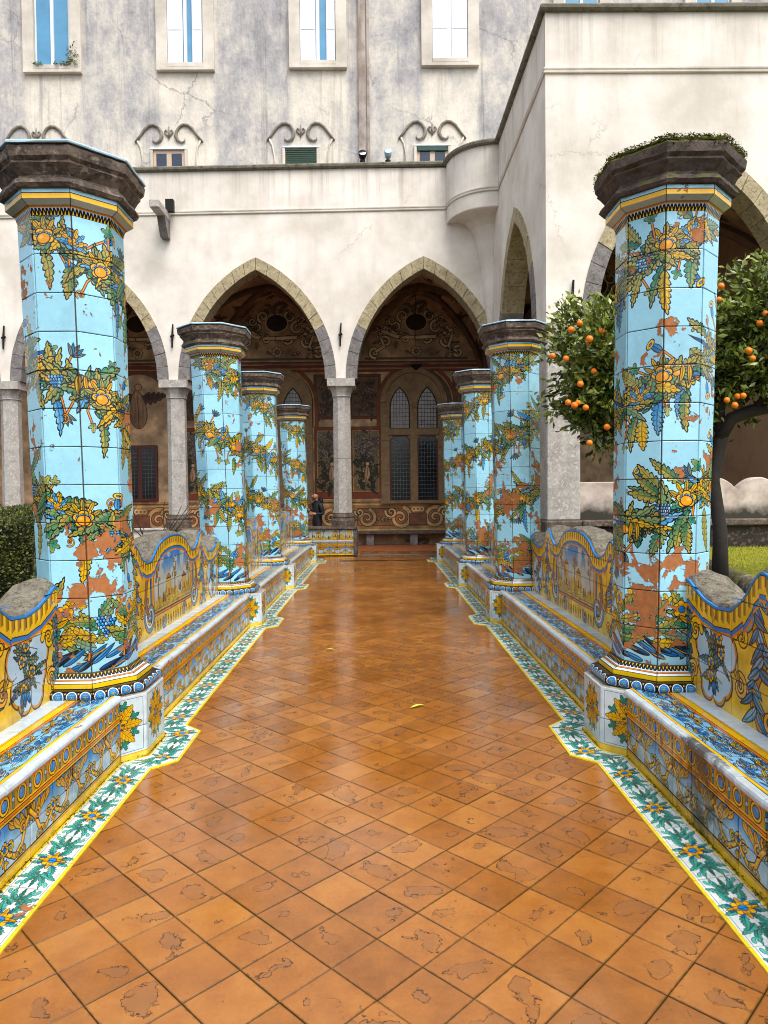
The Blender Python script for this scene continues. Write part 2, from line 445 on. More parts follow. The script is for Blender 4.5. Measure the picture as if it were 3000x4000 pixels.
def back_tex(seed):
    """Bench back: u = 3.8 m centred, v = z .42 .. 1.28; 330 px/m."""
    S = 330; W, H = int(3.8*S), int(.86*S)
    r = random.Random(seed)
    c = Cv(W, H, (.95, .77, .20))
    c.a *= (.74+.42*vnoise(H, W, 36, seed, 5))[..., None]
    def px(t, z): return (t+1.9)*S, (z-.42)*S
    # white cartouches with posies
    for s in (-1, 1):
        x, y = px(s*1.55, .70)
        for (dx, dy, rr) in ((0, 0, 78), (0, 34, 60), (10*s, -34, 58)):
            c.flower(x+dx, y+dy, rr+7, 5, (.80, .52, .10), (.80, .52, .10), YEL, .3, 2.5, 0.)
        for (dx, dy, rr) in ((0, 0, 76), (0, 34, 57), (10*s, -34, 55)):
            c.flower(x+dx, y+dy, rr, 5, (.70, .82, .90), (.72, .83, .90), YEL, .3, 0, 0., ink=(.72, .83, .90))
        for k in range(16): c.leaf(x+r.uniform(-14, 14), y+r.uniform(-44, 40), r.uniform(40, 70), r.uniform(7, 11), r.uniform(0, 6.28), (.46, .54, .56) if k % 3 else (.62, .66, .40), (.30, .46, .42), r.uniform(-.2, .2), 5, 1.8)
        for k in range(4): c.flower(x+r.uniform(-22, 22), y-42+k*26, 14, 5, YEL, GOLD, BLUE, r.random(), 2, .4)
        for k in range(3): c.leaf(x+r.uniform(-24, 24), y-46, 30, 7, -1.6+r.uniform(-.5, .5), BLUE, LBLUE, 0, 0, 1.8)
    # picture
    yy = np.arange(H)[:, None]/S+.42; tt = np.arange(W)[None, :]/S-1.9
    top = np.where(np.abs(tt) < .62, .93+.19*np.sqrt(np.clip(1-(tt/.62)**2, 0, 1)), 0)
    inside = (yy > .60) & (yy < top) & (np.abs(tt) < .60)
    skyc = np.asarray((.72, .76, .74))[None, None]*np.ones((H, W, 1))
    n1 = vnoise(H, W, 38, seed+9, 4)
    ks = np.clip((yy-.86)/.2, 0, 1)*np.clip((n1-.40)*5, 0, 1)
    skyc = skyc*(1-ks[..., None])+np.asarray((.20, .50, .80))*ks[..., None]
    hill = .76+.05*np.sin(tt*9+seed)+.03*np.sin(tt*23)
    gk = np.clip((hill-yy)*60, 0, 1)
    gcol = np.asarray((.72, .62, .26))*(.7+.6*vnoise(H, W, 14, seed+2, 4))[..., None]
    pic = skyc*(1-gk[..., None])+gcol*gk[..., None]
    c.a = np.where(inside[..., None], pic, c.a).astype(np.float32)
    for k in range(7):                      # trees and figures
        t = -.48+k*.16+r.uniform(-.03, .03); x, y = px(t, .70+r.uniform(-.03, .03))
        if k % 3 == 0:
            c.stroke([(x, y), (x+4, y+40), (x-3, y+80)], 4, (.50, .36, .12), 1)
            for m in range(14): c.disc(x+r.uniform(-22, 22), y+r.uniform(50, 110), r.uniform(4, 8), (.55, .48, .18) if m % 2 else (.68, .58, .25), 1.2, .2)
        elif k % 3 == 1:
            c.disc(x, y+22, 4, (.70, .50, .30), 1, .2); c.leaf(x, y-6, 28, 6, 1.57, (.60, .35, .15), (.30, .35, .60), 0, 0, 1.4)
            c.disc(x+16, y+18, 4, (.70, .50, .30), 1, .2); c.leaf(x+16, y-8, 26, 6, 1.57, (.25, .45, .65), GOLD, 0, 0, 1.4)
        else:
            w = r.uniform(16, 26); h = r.uniform(40, 75)
            c.poly([(x-w, y), (x+w, y), (x+w, y+h), (x-w, y+h)], (.80, .66, .34), 1.6)
            c.poly([(x-w-4, y+h), (x+w+4, y+h), (x, y+h+16)], (.70, .45, .20), 1.6)
            c.poly([(x-5, y), (x+5, y), (x+5, y+20), (x-5, y+20)], (.25, .2, .15), 0)
    for k in range(26):
        x, y = px(r.uniform(-.58, .58), r.uniform(.61, .74)); c.stroke([(x, y), (x+r.uniform(8, 30), y+r.uniform(-3, 3))], 1.6, (.45, .35, .12), 0)
    # frame round the picture
    for off, w_, col in ((.035, .05, (.90, .66, .10)), (.075, .028, BLUE), (.012, .014, (.82, .45, .06)), (.10, .012, INK)):
        e = off
        zt = lambda t: .93+(.19+e)*math.sqrt(max(0, 1-(t/(.62+e))**2))
        pts = [px(-.60-e, .60-e)]+[px(t, zt(t)) for t in np.linspace(-.60-e, .60+e, 25)]+[px(.60+e, .60-e)]
        c.stroke(pts, w_*S, col, 1.2)
    c.stroke([px(-.66, .585), px(.66, .585)], 6, (.86, .46, .05), 1.5); c.stroke([px(-.66, .60), px(.66, .60)], 3, INK, 0)
    for k in range(16): c.leaf(*px(-.60+k*.08, .44), 30, 8, 1.57, GOLD if k % 2 else OLIVE, YEL, 0, 2, 2)
    # grey-blue scrolls and feathers
    for s in (-1, 1):
        x, y = px(s*.72, .60); c.spiral(x, y, 48, 1.6, 1.57-s*.5, 22, GREYB, 2.6, -s)
        c.spiral(x, y, 40, 1.5, 1.57-s*.5, 8, WHITE, 0, -s)
        x, y = px(s*.80, .82)
        c.stroke([px(s*.78, .62), px(s*.84, .74), px(s*.80, .90), px(s*.74, .98)], 16, (.55, .40, .30), 2.6)
        x, y = px(s*.34, .49); c.spiral(x, y, 22, 1.2, .5, 12, GREYB, 2, s)
        c.stroke([px(s*(1.10+.05*math.sin(q*1.1)), 1.14-q*.075) for q in range(10)], 26, (.78, .50, .10), 2.4)
        for k in range(10):
            x, y = px(s*(1.10+.05*math.sin(k*1.0)), 1.15-k*.068)
            for sd in (-1, 1):
                c.leaf(x, y, r.uniform(34, 58), r.uniform(7, 12), -1.57+sd*r.uniform(.3, 1.1), (BLUE, GREYB, LBLUE, (.62, .70, .72))[(k+sd) % 4], (.70, .80, .84) if k % 2 else BLUE, sd*.3, 0, 2.0)
        for (tx, tz, rr, a_) in ((1.28, .60, 24, 1.), (.93, .66, 20, 2.), (1.0, .50, 16, 4.), (1.34, 1.0, 14, 0.), (1.75, 1.0, 16, 2.), (1.82, .56, 22, 5.)):
            c.spiral(*px(s*tx, tz), rr, 1.4, a_, 9, (.93, .66, .08), 2.2, s)
            c.leaf(*px(s*tx, tz), rr*2, 8, a_, YEL, (.82, .56, .10), .4*s, 2, 2)
        c.spiral(*px(s*1.26, .86), 22, 1.3, 0, 12, YEL, 2.4, s)
        c.spiral(*px(s*1.80, .80), 26, 1.3, 3, 12, YEL, 2.4, -s)
        for k in range(4): c.leaf(*px(s*1.86, .95-k*.12), 58, 14, -1.57+s*.3, GREYB, TEAL, .2, 4, 2.2)
    # gadrooned edge that follows the profile
    tl = tt[0]; pr = prof(tl, 2.2)
    d = pr[None, :]-yy
    slope = np.abs(np.gradient(pr, tl)); d = d/np.sqrt(1+slope[None, :]**2*.7)
    arc = np.cumsum(np.hypot(np.gradient(pr), np.gradient(tl)))
    def col(m, rgb): c.a[m] = rgb
    m = d < .155; col(m, (.90, .50, .06))
    col((d < .140), (.10, .47, .78)); col((d < .118), INK); col((d < .112), (.93, .74, .10))
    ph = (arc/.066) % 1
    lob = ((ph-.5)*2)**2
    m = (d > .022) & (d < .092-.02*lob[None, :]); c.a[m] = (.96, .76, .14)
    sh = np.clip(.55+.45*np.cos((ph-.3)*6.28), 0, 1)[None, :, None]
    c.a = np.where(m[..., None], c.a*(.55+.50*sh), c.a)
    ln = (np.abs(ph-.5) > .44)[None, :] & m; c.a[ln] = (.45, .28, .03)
    col((d < .022), (.06, .08, .12)); col((d < .018), (.16, .52, .82))
    c.mottle(.06, 26, seed+40)
    return c

def fresco_tex(kind):
    """Gallery back wall, one bay 4.34 m wide, z .4 .. 7.8; 110 px/m."""
    S = 120; W, H = int(4.34*S), int(7.4*S)
    r = random.Random(50+kind)
    base = np.asarray((.68, .56, .42), np.float32)
    c = Cv(W, H, base)
    c.a *= (.65+.7*vnoise(H, W, 70, 60+kind, 5))[..., None]
    def px(x, z): return (x+2.17)*S, (z-.4)*S
    def rect(x0, x1, z0, z1, col_, ow=0):
        a, b = px(x0, z0); a2, b2 = px(x1, z1); c.poly([(a, b), (a2, b), (a2, b2), (a, b2)], col_, ow, (.18, .12, .07))
    SEP = (.20, .13, .08)
    # frieze
    rect(-2.2, 2.2, .4, 1.42, (.60, .44, .24)); rect(-2.2, 2.2, 1.26, 1.30, (.78, .60, .36)); rect(-2.2, 2.2, 1.34, 1.36, SEP)
    rect(-2.2, 2.2, .46, .50, (.78, .62, .38)); rect(-1.9, 1.9, .60, 1.16, (.56, .33, .19), 2)
    for s in (-1, 1):
        for sc, cx in ((1, .55), (.8, 1.6)):
            x, y = px(s*cx, .85)
            c.spiral(x, y, 42*sc, 1.6, 1.2, 15*sc, (.74, .58, .36), 2.5, s, SEP)
            c.spiral(x+s*34*sc, y+22, 22*sc, 1.4, 3.0, 9*sc, (.80, .66, .42), 2.5, -s, SEP)
            for k in range(6): c.leaf(x+s*(30+k*14)*sc, y-6, 38*sc, 9, (0 if s > 0 else 3.14)+r.uniform(-.6, .6), (.72, .56, .34), (.55, .40, .24), .2, 3, 1.8, ink=SEP)
    for k in range(3): c.ring(*px(-.12+k*.12, 1.12), 7, 5, (.80, .66, .42))
    rect(-.28, .28, .62, 1.0, (.48, .28, .18), 2)
    c.mottle(.25, 30, 70+kind)
    # painted panels beside the window
    for s in (-1, 1):
        x0, x1 = sorted((s*1.12, s*2.10))
        rect(x0, x1, 1.46, 3.72, (.50, .20, .09), 2); rect(x0+.06, x1-.06, 1.66, 3.62, (.74, .52, .26), 2); rect(x0+.10, x1-.10, 1.70, 3.58, (.40, .36, .24))
        a, b = px((x0+x1)/2, 2.0)
        for k in range(170):
            z = r.uniform(1.75, 3.5); xx = r.uniform(x0+.2, x1-.2)
            colr = (.50, .44, .40) if z > 2.8 else ((.62, .50, .32) if r.random() < .25 else (.22, .22, .12))
            a, b = px(xx, z); cc_ = tuple(np.array(colr)*r.uniform(.7, 1.2)); c.leaf(a, b, r.uniform(14, 40), r.uniform(4, 10), r.uniform(0, 6.28), cc_, cc_, r.uniform(-.4, .4), 3, 0)
        a, b = px((x0+x1)/2, 2.15)
        c.leaf(a, b-14, 60, 12, 1.3, (.78, .62, .46), (.60, .42, .30), .2, 0, 1.5, ink=SEP); c.disc(a+6, b+48, 8, (.76, .60, .45), 1.5, .2)
        rect(x0, x1, 3.95, 5.35, (.46, .19, .09), 2); rect(x0+.06, x1-.06, 4.02, 5.28, (.38, .30, .21), 2)
        for k in range(60):
            a, b = px(r.uniform(x0+.2, x1-.2), r.uniform(4.15, 5.1)); cc_ = tuple(np.array((.46, .34, .26))*r.uniform(.6, 1.1)); c.leaf(a, b, r.uniform(16, 44), r.uniform(5, 12), r.uniform(0, 6.28), cc_, cc_, r.uniform(-.4, .4), 3, 0)
    # arch ring round the window
    for rr, w_, cl in ((1.20, .10, (.50, .22, .10)), (1.12, .05, (.66, .50, .30)), (1.02, .12, (.34, .27, .18))):
        pts = [px(rr*math.cos(a), 4.45+rr*math.sin(a)) for a in np.linspace(0, math.pi, 24)]
        pts = [px(rr, 3.75)]+pts+[px(-rr, 3.75)]
        c.stroke(pts, w_*S, cl, 1.2, ink=SEP)
    # cornice bands
    for z, h_, cl in ((5.42, .07, (.52, .18, .08)), (5.50, .05, (.70, .48, .28)), (5.56, .08, (.46, .15, .07)), (5.66, .03, (.72, .52, .32)), (5.70, .05, (.40, .16, .08))):
        rect(-2.2, 2.2, z, z+h_, cl, 1)
    # lunette with cartouche
    yy = np.arange(H)[:, None]/S+.4
    k = (yy > 5.76)
    c.a = np.where(k[..., None], c.a*np.asarray((.92, .90, .88), np.float32), c.a)
    rect(-1.6, 1.6, 5.80, 5.86, (.36, .27, .18), 1)
    LG, LD = (.82, .72, .56), (.52, .41, .30)
    for s in (-1, 1):
        for (x, z, rr, t0, w_) in ((1.30, 6.02, 22, 1.5, 10), (.95, 6.35, 22, 3, 10), (.62, 6.80, 26, 1.0, 10), (.42, 7.15, 22, 2, 9), (.35, 6.45, 18, 4, 8), (.75, 7.0, 15, .4, 7)):
            c.spiral(*px(s*x, z), rr, 1.4, t0*s, w_, LG, 2.2, s, (.09, .06, .05))
        c.stroke([px(s*1.25, 6.05), px(s*1.0, 6.2), px(s*1.15, 6.6), px(s*.95, 6.8)], 9, LG, 2, ink=(.09, .06, .05))
        c.stroke([px(s*1.1, 6.7), px(s*.6, 6.5), px(0, 6.48)], 12, LG, 2, ink=(.09, .06, .05))
        for k2 in range(12): c.leaf(*px(s*r.uniform(.2, 1.2), r.uniform(5.95, 7.4)), r.uniform(24, 40), 7, r.uniform(0, 6.28), LG, LD, .3, 3, 1.8, ink=(.09, .06, .05))
        for k2 in range(14): c.disc(*px(s*(1.15+r.uniform(-.15, .15)), 6.65+r.uniform(-.2, .3)), 5, LG, 1.5, .2, ink=(.09, .06, .05))
    c.flower(*px(0, 6.05), 22, 7, LG, LD, LD, 0, 2, .4, ink=(.09, .06, .05))
    c.disc(*px(0, 6.95), 34, (.16, .12, .09), 3, .05, 1.25, ink=LG)
    for k2 in range(26): c.disc(*px(r.uniform(-.35, .35), 7.35+r.uniform(-.1, .25)), 6, (.46, .36, .28), 1.5, .1, ink=(.09, .06, .05))
    if kind == 1:      # angel in the left bay
        for s in (-1, 1):
            c.leaf(*px(.0+s*.1, 4.7), 90, 26, -.3 if s > 0 else 3.44, (.32, .20, .16), (.22, .14, .12), .4*s, 5, 2, ink=SEP)
        c.leaf(*px(0, 3.7), 150, 34, 1.57, (.62, .48, .34), (.46, .33, .24), .05, 0, 2, ink=SEP)
        c.disc(*px(0, 5.0), 14, (.66, .50, .38), 2, .2, ink=SEP)
    c.mottle(.18, 20, 80+kind)
    wash = vnoise(H, W, 90, 140+kind, 4)[..., None]; c.a = c.a*(1-.35*wash)+np.asarray((.66, .60, .50), np.float32)*.35*wash*np.clip(c.a.mean(2, keepdims=True)*2, .4, 1.2)
    return c

def vault_tex():
    W, H = 512, 512
    r = random.Random(5)
    c = Cv(W, H, (.62, .49, .36))
    c.a *= (.6+.8*vnoise(H, W, 60, 91, 5))[..., None]
    for k in range(34):
        x, y = r.uniform(0, W), r.uniform(0, H)
        c.spiral(x, y, r.uniform(18, 34), 1.5, r.uniform(0, 6), 9, (.42, .28, .18), 2, r.choice((-1, 1)), (.10, .06, .04))
        for m in range(4): c.leaf(x, y, 44, 8, r.uniform(0, 6.28), (.40, .28, .18), (.28, .17, .1), .3, 3, 1.8, ink=(.10, .06, .04))
    return c

# ------------------------------------------------------------------ node materials
def N(nt, typ, ins=None, **props):
    n = nt.nodes.new(typ)
    for k, v in props.items(): setattr(n, k, v)
    for k, v in (ins or {}).items():
        s = n.inputs[k]
        if isinstance(v, bpy.types.NodeSocket): nt.links.new(v, s)
        else: s.default_value = v
    return n
def newmat(name, **kw):
    m = bpy.data.materials.new(name); m.use_nodes = True; nt = m.node_tree
    b = nt.nodes['Principled BSDF']
    for k, v in kw.items():
        k = k.replace('_', ' ')
        if isinstance(v, tuple) and len(v) == 3: v = (*v, 1)
        b.inputs[k].default_value = v
    return m, nt, b
def C4(c): return (*c, 1)
def lin(c):     # display colour -> linear
    return tuple(((v+.055)/1.055)**2.4 if v > .04045 else v/12.92 for v in c)
def mix(nt, f, a, b, mode='MIX'):
    n = nt.nodes.new('ShaderNodeMix'); n.data_type = 'RGBA'; n.blend_type = mode
    for i, v in ((0, f), (6, a), (7, b)):
        if isinstance(v, bpy.types.NodeSocket): nt.links.new(v, n.inputs[i])
        elif i == 0: n.inputs[0].default_value = v
        else: n.inputs[i].default_value = C4(v) if len(v) == 3 else v
    return n.outputs[2]
def mth(nt, op, a, b=0., c=0.):
    n = nt.nodes.new('ShaderNodeMath'); n.operation = op
    for i, v in enumerate((a, b, c)):
        if isinstance(v, bpy.types.NodeSocket): nt.links.new(v, n.inputs[i])
        else: n.inputs[i].default_value = v
    return n.outputs[0]
def ramp(nt, f, stops):
    n = nt.nodes.new('ShaderNodeValToRGB'); cr = n.color_ramp
    while len(cr.elements) < len(stops): cr.elements.new(.5)
    for e, (p, c) in zip(cr.elements, stops):
        e.position = p; e.color = C4(c) if isinstance(c, tuple) else (c, c, c, 1)
    nt.links.new(f, n.inputs[0]); return n.outputs[0]
def noise(nt, scale, detail=4, rough=.55, vec=None, dist=0., sc3=None):
    if vec is None: vec = nt.nodes.new('ShaderNodeNewGeometry').outputs['Position']
    if sc3:
        mp = N(nt, 'ShaderNodeMapping', {'Vector': vec, 'Scale': sc3}); vec = mp.outputs[0]
    return N(nt, 'ShaderNodeTexNoise', {'Vector': vec, 'Scale': scale, 'Detail': detail, 'Roughness': rough, 'Distortion': dist}).outputs[0]
def bump(nt, b, h, strength=.3, dist=.01):
    n = N(nt, 'ShaderNodeBump', {'Height': h, 'Strength': strength, 'Distance': dist})
    nt.links.new(n.outputs[0], b.inputs['Normal']); return n

def majolica(name, img, chip=.62, dirt=.35, rough=.16, low=False, mould=False):
    m, nt, b = newmat(name, Roughness=rough, Coat_Weight=0.0)
    t = N(nt, 'ShaderNodeTexImage', image=img, interpolation='Linear', extension='REPEAT')
    n1 = noise(nt, 3.1, 5, .62); n2 = noise(nt, 11.0, 5, .6, dist=.6)
    s = mth(nt, 'ADD', mth(nt, 'MULTIPLY', n1, .62), mth(nt, 'MULTIPLY', n2, .38))
    if low:
        zc = N(nt, 'ShaderNodeSeparateXYZ', {0: nt.nodes.new('ShaderNodeNewGeometry').outputs['Position']}).outputs[2]
        s = mth(nt, 'ADD', s, mth(nt, 'MULTIPLY', ramp(nt, mth(nt, 'DIVIDE', zc, 4.), [(.12, 1.), (.30, .85), (.46, 0.), (.75, -.3)]), .028))
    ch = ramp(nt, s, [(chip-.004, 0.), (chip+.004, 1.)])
    tc = mix(nt, noise(nt, 30, 4), lin((.50, .28, .12)), lin((.74, .48, .27)))
    grime = ramp(nt, noise(nt, 1.7, 6, .7), [(.52, 0.), (.75, dirt)])
    at = nt.nodes.new('ShaderNodeAttribute'); at.attribute_name = 'tint'
    tv = mix(nt, N(nt, 'ShaderNodeSeparateColor', {0: at.outputs['Color']}).outputs[0], (.80, .81, .80), (1., 1., 1.))
    base = mix(nt, 1., t.outputs[0], tv, 'MULTIPLY')
    base = mix(nt, grime, base, lin((.30, .27, .20)), 'MULTIPLY')
    sp_ = ramp(nt, noise(nt, 55, 3, .6), [(.70, 0.), (.73, .55)]); base = mix(nt, sp_, base, lin((.34, .26, .18)))
    if mould:
        gp = N(nt, 'ShaderNodeSeparateXYZ', {0: nt.nodes.new('ShaderNodeNewGeometry').outputs['Position']})
        my = ramp(nt, mth(nt, 'ABSOLUTE', mth(nt, 'SUBTRACT', gp.outputs[1], 3.30)), [(.0, 1.), (.52, 0.)])
        mx = ramp(nt, gp.outputs[0], [(.0, 0.), (.5, 1.)])
        mn = ramp(nt, mth(nt, 'ADD', mth(nt, 'MULTIPLY', noise(nt, 9, 6, .7), .6), mth(nt, 'MULTIPLY', mth(nt, 'MULTIPLY', my, mx), .30)), [(.47, 0.), (.58, .85)])
        base = mix(nt, mn, base, lin((.17, .14, .07)))
    rim = ramp(nt, s, [(chip-.010, 0.), (chip-.003, .75)]); base = mix(nt, rim, base, lin((.30, .20, .12)))  # dark chip edge: painted shade of the glaze thickness, plus dirt
    base = mix(nt, ch, base, tc)
    nt.links.new(base, b.inputs['Base Color'])
    nt.links.new(mth(nt, 'ADD', mth(nt, 'MULTIPLY', ch, .6), mth(nt, 'MULTIPLY', noise(nt, 14, 3), rough*2)), b.inputs['Roughness'])
    h = mth(nt, 'SUBTRACT', mth(nt, 'MULTIPLY', noise(nt, 9, 3), .25), mth(nt, 'MULTIPLY', ch, .6))
    bump(nt, b, h, .85, .010)
    return m
def stone(name, a, b_, scale=6, rough=.8, bstr=.5, moss=None, spots=None, moss_thr=.55, updir=False):
    m, nt, b = newmat(name, Roughness=rough)
    n1 = noise(nt, scale, 8, .65); n2 = noise(nt, scale*6, 5, .6)
    f = mth(nt, 'ADD', mth(nt, 'MULTIPLY', n1, .65), mth(nt, 'MULTIPLY', n2, .35))
    c = ramp(nt, f, [(.32, lin(a)), (.68, lin(b_))])
    if spots:
        sp = ramp(nt, noise(nt, scale*3.3, 6, .7), [(.54, 0.), (.60, 1.)]); c = mix(nt, mth(nt, 'MULTIPLY', sp, .8), c, lin(spots))
    if moss:
        mm = ramp(nt, noise(nt, scale*.8, 6, .7), [(moss_thr, 0.), (moss_thr+.08, 1.)])
        if updir:
            g = nt.nodes.new('ShaderNodeNewGeometry'); z = N(nt, 'ShaderNodeSeparateXYZ', {0: g.outputs['Normal']}).outputs[2]
            mm = mth(nt, 'MULTIPLY', mm, ramp(nt, z, [(.2, 0.), (.6, 1.)]))
        mc = mix(nt, noise(nt, 60, 3), lin(moss), lin(tuple(v*.45 for v in moss)))
        c = mix(nt, mm, c, mc)
    nt.links.new(c, b.inputs['Base Color'])
    bump(nt, b, f, bstr, .03)
    return m
def plaster(name, a, b_, scale=1.2, streak=.3, dark=(.45, .43, .40), bstr=.25, cracks=True):
    m, nt, b = newmat(name, Roughness=.85)
    n1 = noise(nt, scale, 7, .62)
    c = ramp(nt, n1, [(.35, lin(a)), (.62, lin(b_))])
    st = noise(nt, 1.0, 6, .65, sc3=(1.6, 1.6, .22))
    c = mix(nt, mth(nt, 'MULTIPLY', ramp(nt, st, [(.50, 0.), (.70, 1.)]), streak), c, lin(dark))
    if cracks:
        zc = N(nt, 'ShaderNodeSeparateXYZ', {0: nt.nodes.new('ShaderNodeNewGeometry').outputs['Position']}).outputs[2]
        dr = mth(nt, 'MULTIPLY', ramp(nt, noise(nt, 1., 5, .7, sc3=(5., 5., .15)), [(.50, 0.), (.68, 1.)]), ramp(nt, mth(nt, 'MULTIPLY', zc, .1), [(.86, 0.), (1.0, .55)]))
        c = mix(nt, dr, c, lin((.55, .50, .45)))
        gp_ = nt.nodes.new('ShaderNodeNewGeometry').outputs['Position']; v = N(nt, 'ShaderNodeTexVoronoi', {'Scale': .4, 'Vector': mix(nt, 1., gp_, N(nt, 'ShaderNodeTexNoise', {'Scale': 1.1, 'Detail': 12, 'Roughness': .75, 'Vector': gp_}).outputs[1], 'ADD')}, feature='DISTANCE_TO_EDGE')
        ck = ramp(nt, v.outputs['Distance'], [(.0015, 1.), (.004, 0.)])
        ck = mth(nt, 'MULTIPLY', ck, ramp(nt, noise(nt, .35, 2), [(.58, 0.), (.66, .55)]))
        c = mix(nt, ck, c, lin((.40, .34, .28)))
    nt.links.new(c, b.inputs['Base Color'])
    bump(nt, b, mth(nt, 'ADD', noise(nt, 3.5, 6, .6), mth(nt, 'MULTIPLY', noise(nt, 45, 3), .15)), bstr, .03)
    return m
def plain(name, col, rough=.5, metal=0., var=.25, scale=12, bstr=.1):
    m, nt, b = newmat(name, Roughness=rough, Metallic=metal)
    c = mix(nt, mth(nt, 'MULTIPLY', noise(nt, scale, 5), 1.), lin(tuple(v*(1-var) for v in col)), lin(tuple(min(1, v*(1+var*.6)) for v in col)))
    nt.links.new(c, b.inputs['Base Color']); bump(nt, b, noise(nt, scale*3, 3), bstr, .01)
    return m
def printed(name, img, rough=.8, mul=None, grain=.4):
    m, nt, b = newmat(name, Roughness=rough)
    t = N(nt, 'ShaderNodeTexImage', image=img, extension='REPEAT')
    c = mix(nt, ramp(nt, noise(nt, 2.2, 7, .7), [(.5, 0.), (.7, grain)]), t.outputs[0], lin((.30, .24, .18)))
    nt.links.new(c, b.inputs['Base Color']); bump(nt, b, noise(nt, 14, 6, .6), .25, .02)
    return m

T = 144
M = {}
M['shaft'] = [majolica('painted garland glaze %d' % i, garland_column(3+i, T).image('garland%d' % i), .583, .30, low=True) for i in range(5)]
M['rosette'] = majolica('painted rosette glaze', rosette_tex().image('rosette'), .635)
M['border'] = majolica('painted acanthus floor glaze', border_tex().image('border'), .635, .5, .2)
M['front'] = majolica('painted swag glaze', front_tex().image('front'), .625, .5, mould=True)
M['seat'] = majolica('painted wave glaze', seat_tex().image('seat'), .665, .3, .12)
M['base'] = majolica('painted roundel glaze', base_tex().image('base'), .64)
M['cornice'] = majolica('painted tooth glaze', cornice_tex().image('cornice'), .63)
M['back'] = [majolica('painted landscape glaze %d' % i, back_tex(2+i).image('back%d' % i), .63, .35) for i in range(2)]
M['fresco'] = [printed('faded fresco %d' % i, fresco_tex(i).image('fresco%d' % i)) for i in range(2)]
M['vault'] = printed('faded scroll fresco', vault_tex().image('vault'))
M['mortar'] = stone('dark mortar', (.17, .14, .07), (.33, .27, .15), 9)
M['clay'] = stone('terracotta body', (.50, .27, .13), (.68, .40, .22), 9)
M['piperno'] = stone('dark weathered stone', (.13, .11, .09), (.44, .38, .33), 5, .85, 1.0, spots=(.50, .45, .39))
M['palemortar'] = stone('pale lime mortar', (.42, .38, .32), (.72, .68, .62), 12)
M['piperno_moss'] = stone('dark mossy stone', (.12, .10, .08), (.40, .34, .30), 5, .85, .8, moss=(.42, .44, .10), moss_thr=.44, updir=True)
M['footmoss'] = stone('damp brown moss', (.10, .09, .03), (.30, .30, .10), 20, .95, .8)
M['moss'] = stone('green moss', (.16, .18, .04), (.48, .50, .12), 14, .95, 1.0)
M['rib'] = stone('brown painted rib', (.26, .18, .12), (.42, .30, .20), 5)
M['reflection_glass'] = plain('leaded glass with painted reflection', (.46, .43, .42), .2, 0, .5, 6, .2)  # pale grey paints the light reflected by the upper gallery panes
M['lead'] = plain('weathered lead sheet', (.66, .78, .86), .35, .1, .3, 9)
M['lichen'] = stone('lichened stone', (.26, .24, .20), (.60, .57, .50), 15, .95, 1.0, moss=(.40, .40, .14), spots=(.22, .20, .17), moss_thr=.60)
M['tuff'] = stone('yellow tuff', (.54, .49, .38), (.76, .71, .57), 5, .85, .5, spots=(.46, .40, .28))
M['greystone'] = stone('grey granite', (.54, .52, .50), (.74, .72, .69), 5, .8, .3, spots=(.80, .77, .73))
M['paleplaster'] = plaster('pale cream plaster', (.82, .79, .74), (.93, .905, .865), .9, .30, (.70, .65, .60))
M['mouldplaster'] = plaster('pale plaster moulding', (.74, .71, .66), (.88, .85, .80), .8, .2, (.55, .50, .45), cracks=False)
M['coping'] = stone('mossy grey coping', (.30, .29, .24), (.52, .50, .44), 6, .85, .5, moss=(.36, .37, .22))
M['iron'] = plain('black wrought iron', (.10, .09, .09), .6, .5)
M['frame_white'] = plain('white window paint', (.86, .89, .92), .4, 0, .06)
M['shutter'] = plain('white shutter paint', (.90, .92, .95), .45, 0, .05)
M['glass'] = plain('window glass with painted sky', (.30, .58, .74), .05, 0.0, .2, 2, .02)  # pane blue is the sky's reflection painted into the base colour
M['glass'].node_tree.nodes['Principled BSDF'].inputs['Specular IOR Level'].default_value = 1.0
M['darkglass'] = plain('old leaded glass', (.07, .08, .09), .08, 0, .5, 9, .2)
M['redwood'] = plain('dark red painted wood', (.30, .10, .06), .5)
M['blind'] = plain('dark green blind', (.10, .28, .22), .6)
M['rust'] = plaster('rusty stained pipe plaster', (.55, .50, .47), (.72, .68, .64), 3, .8, (.45, .30, .20))

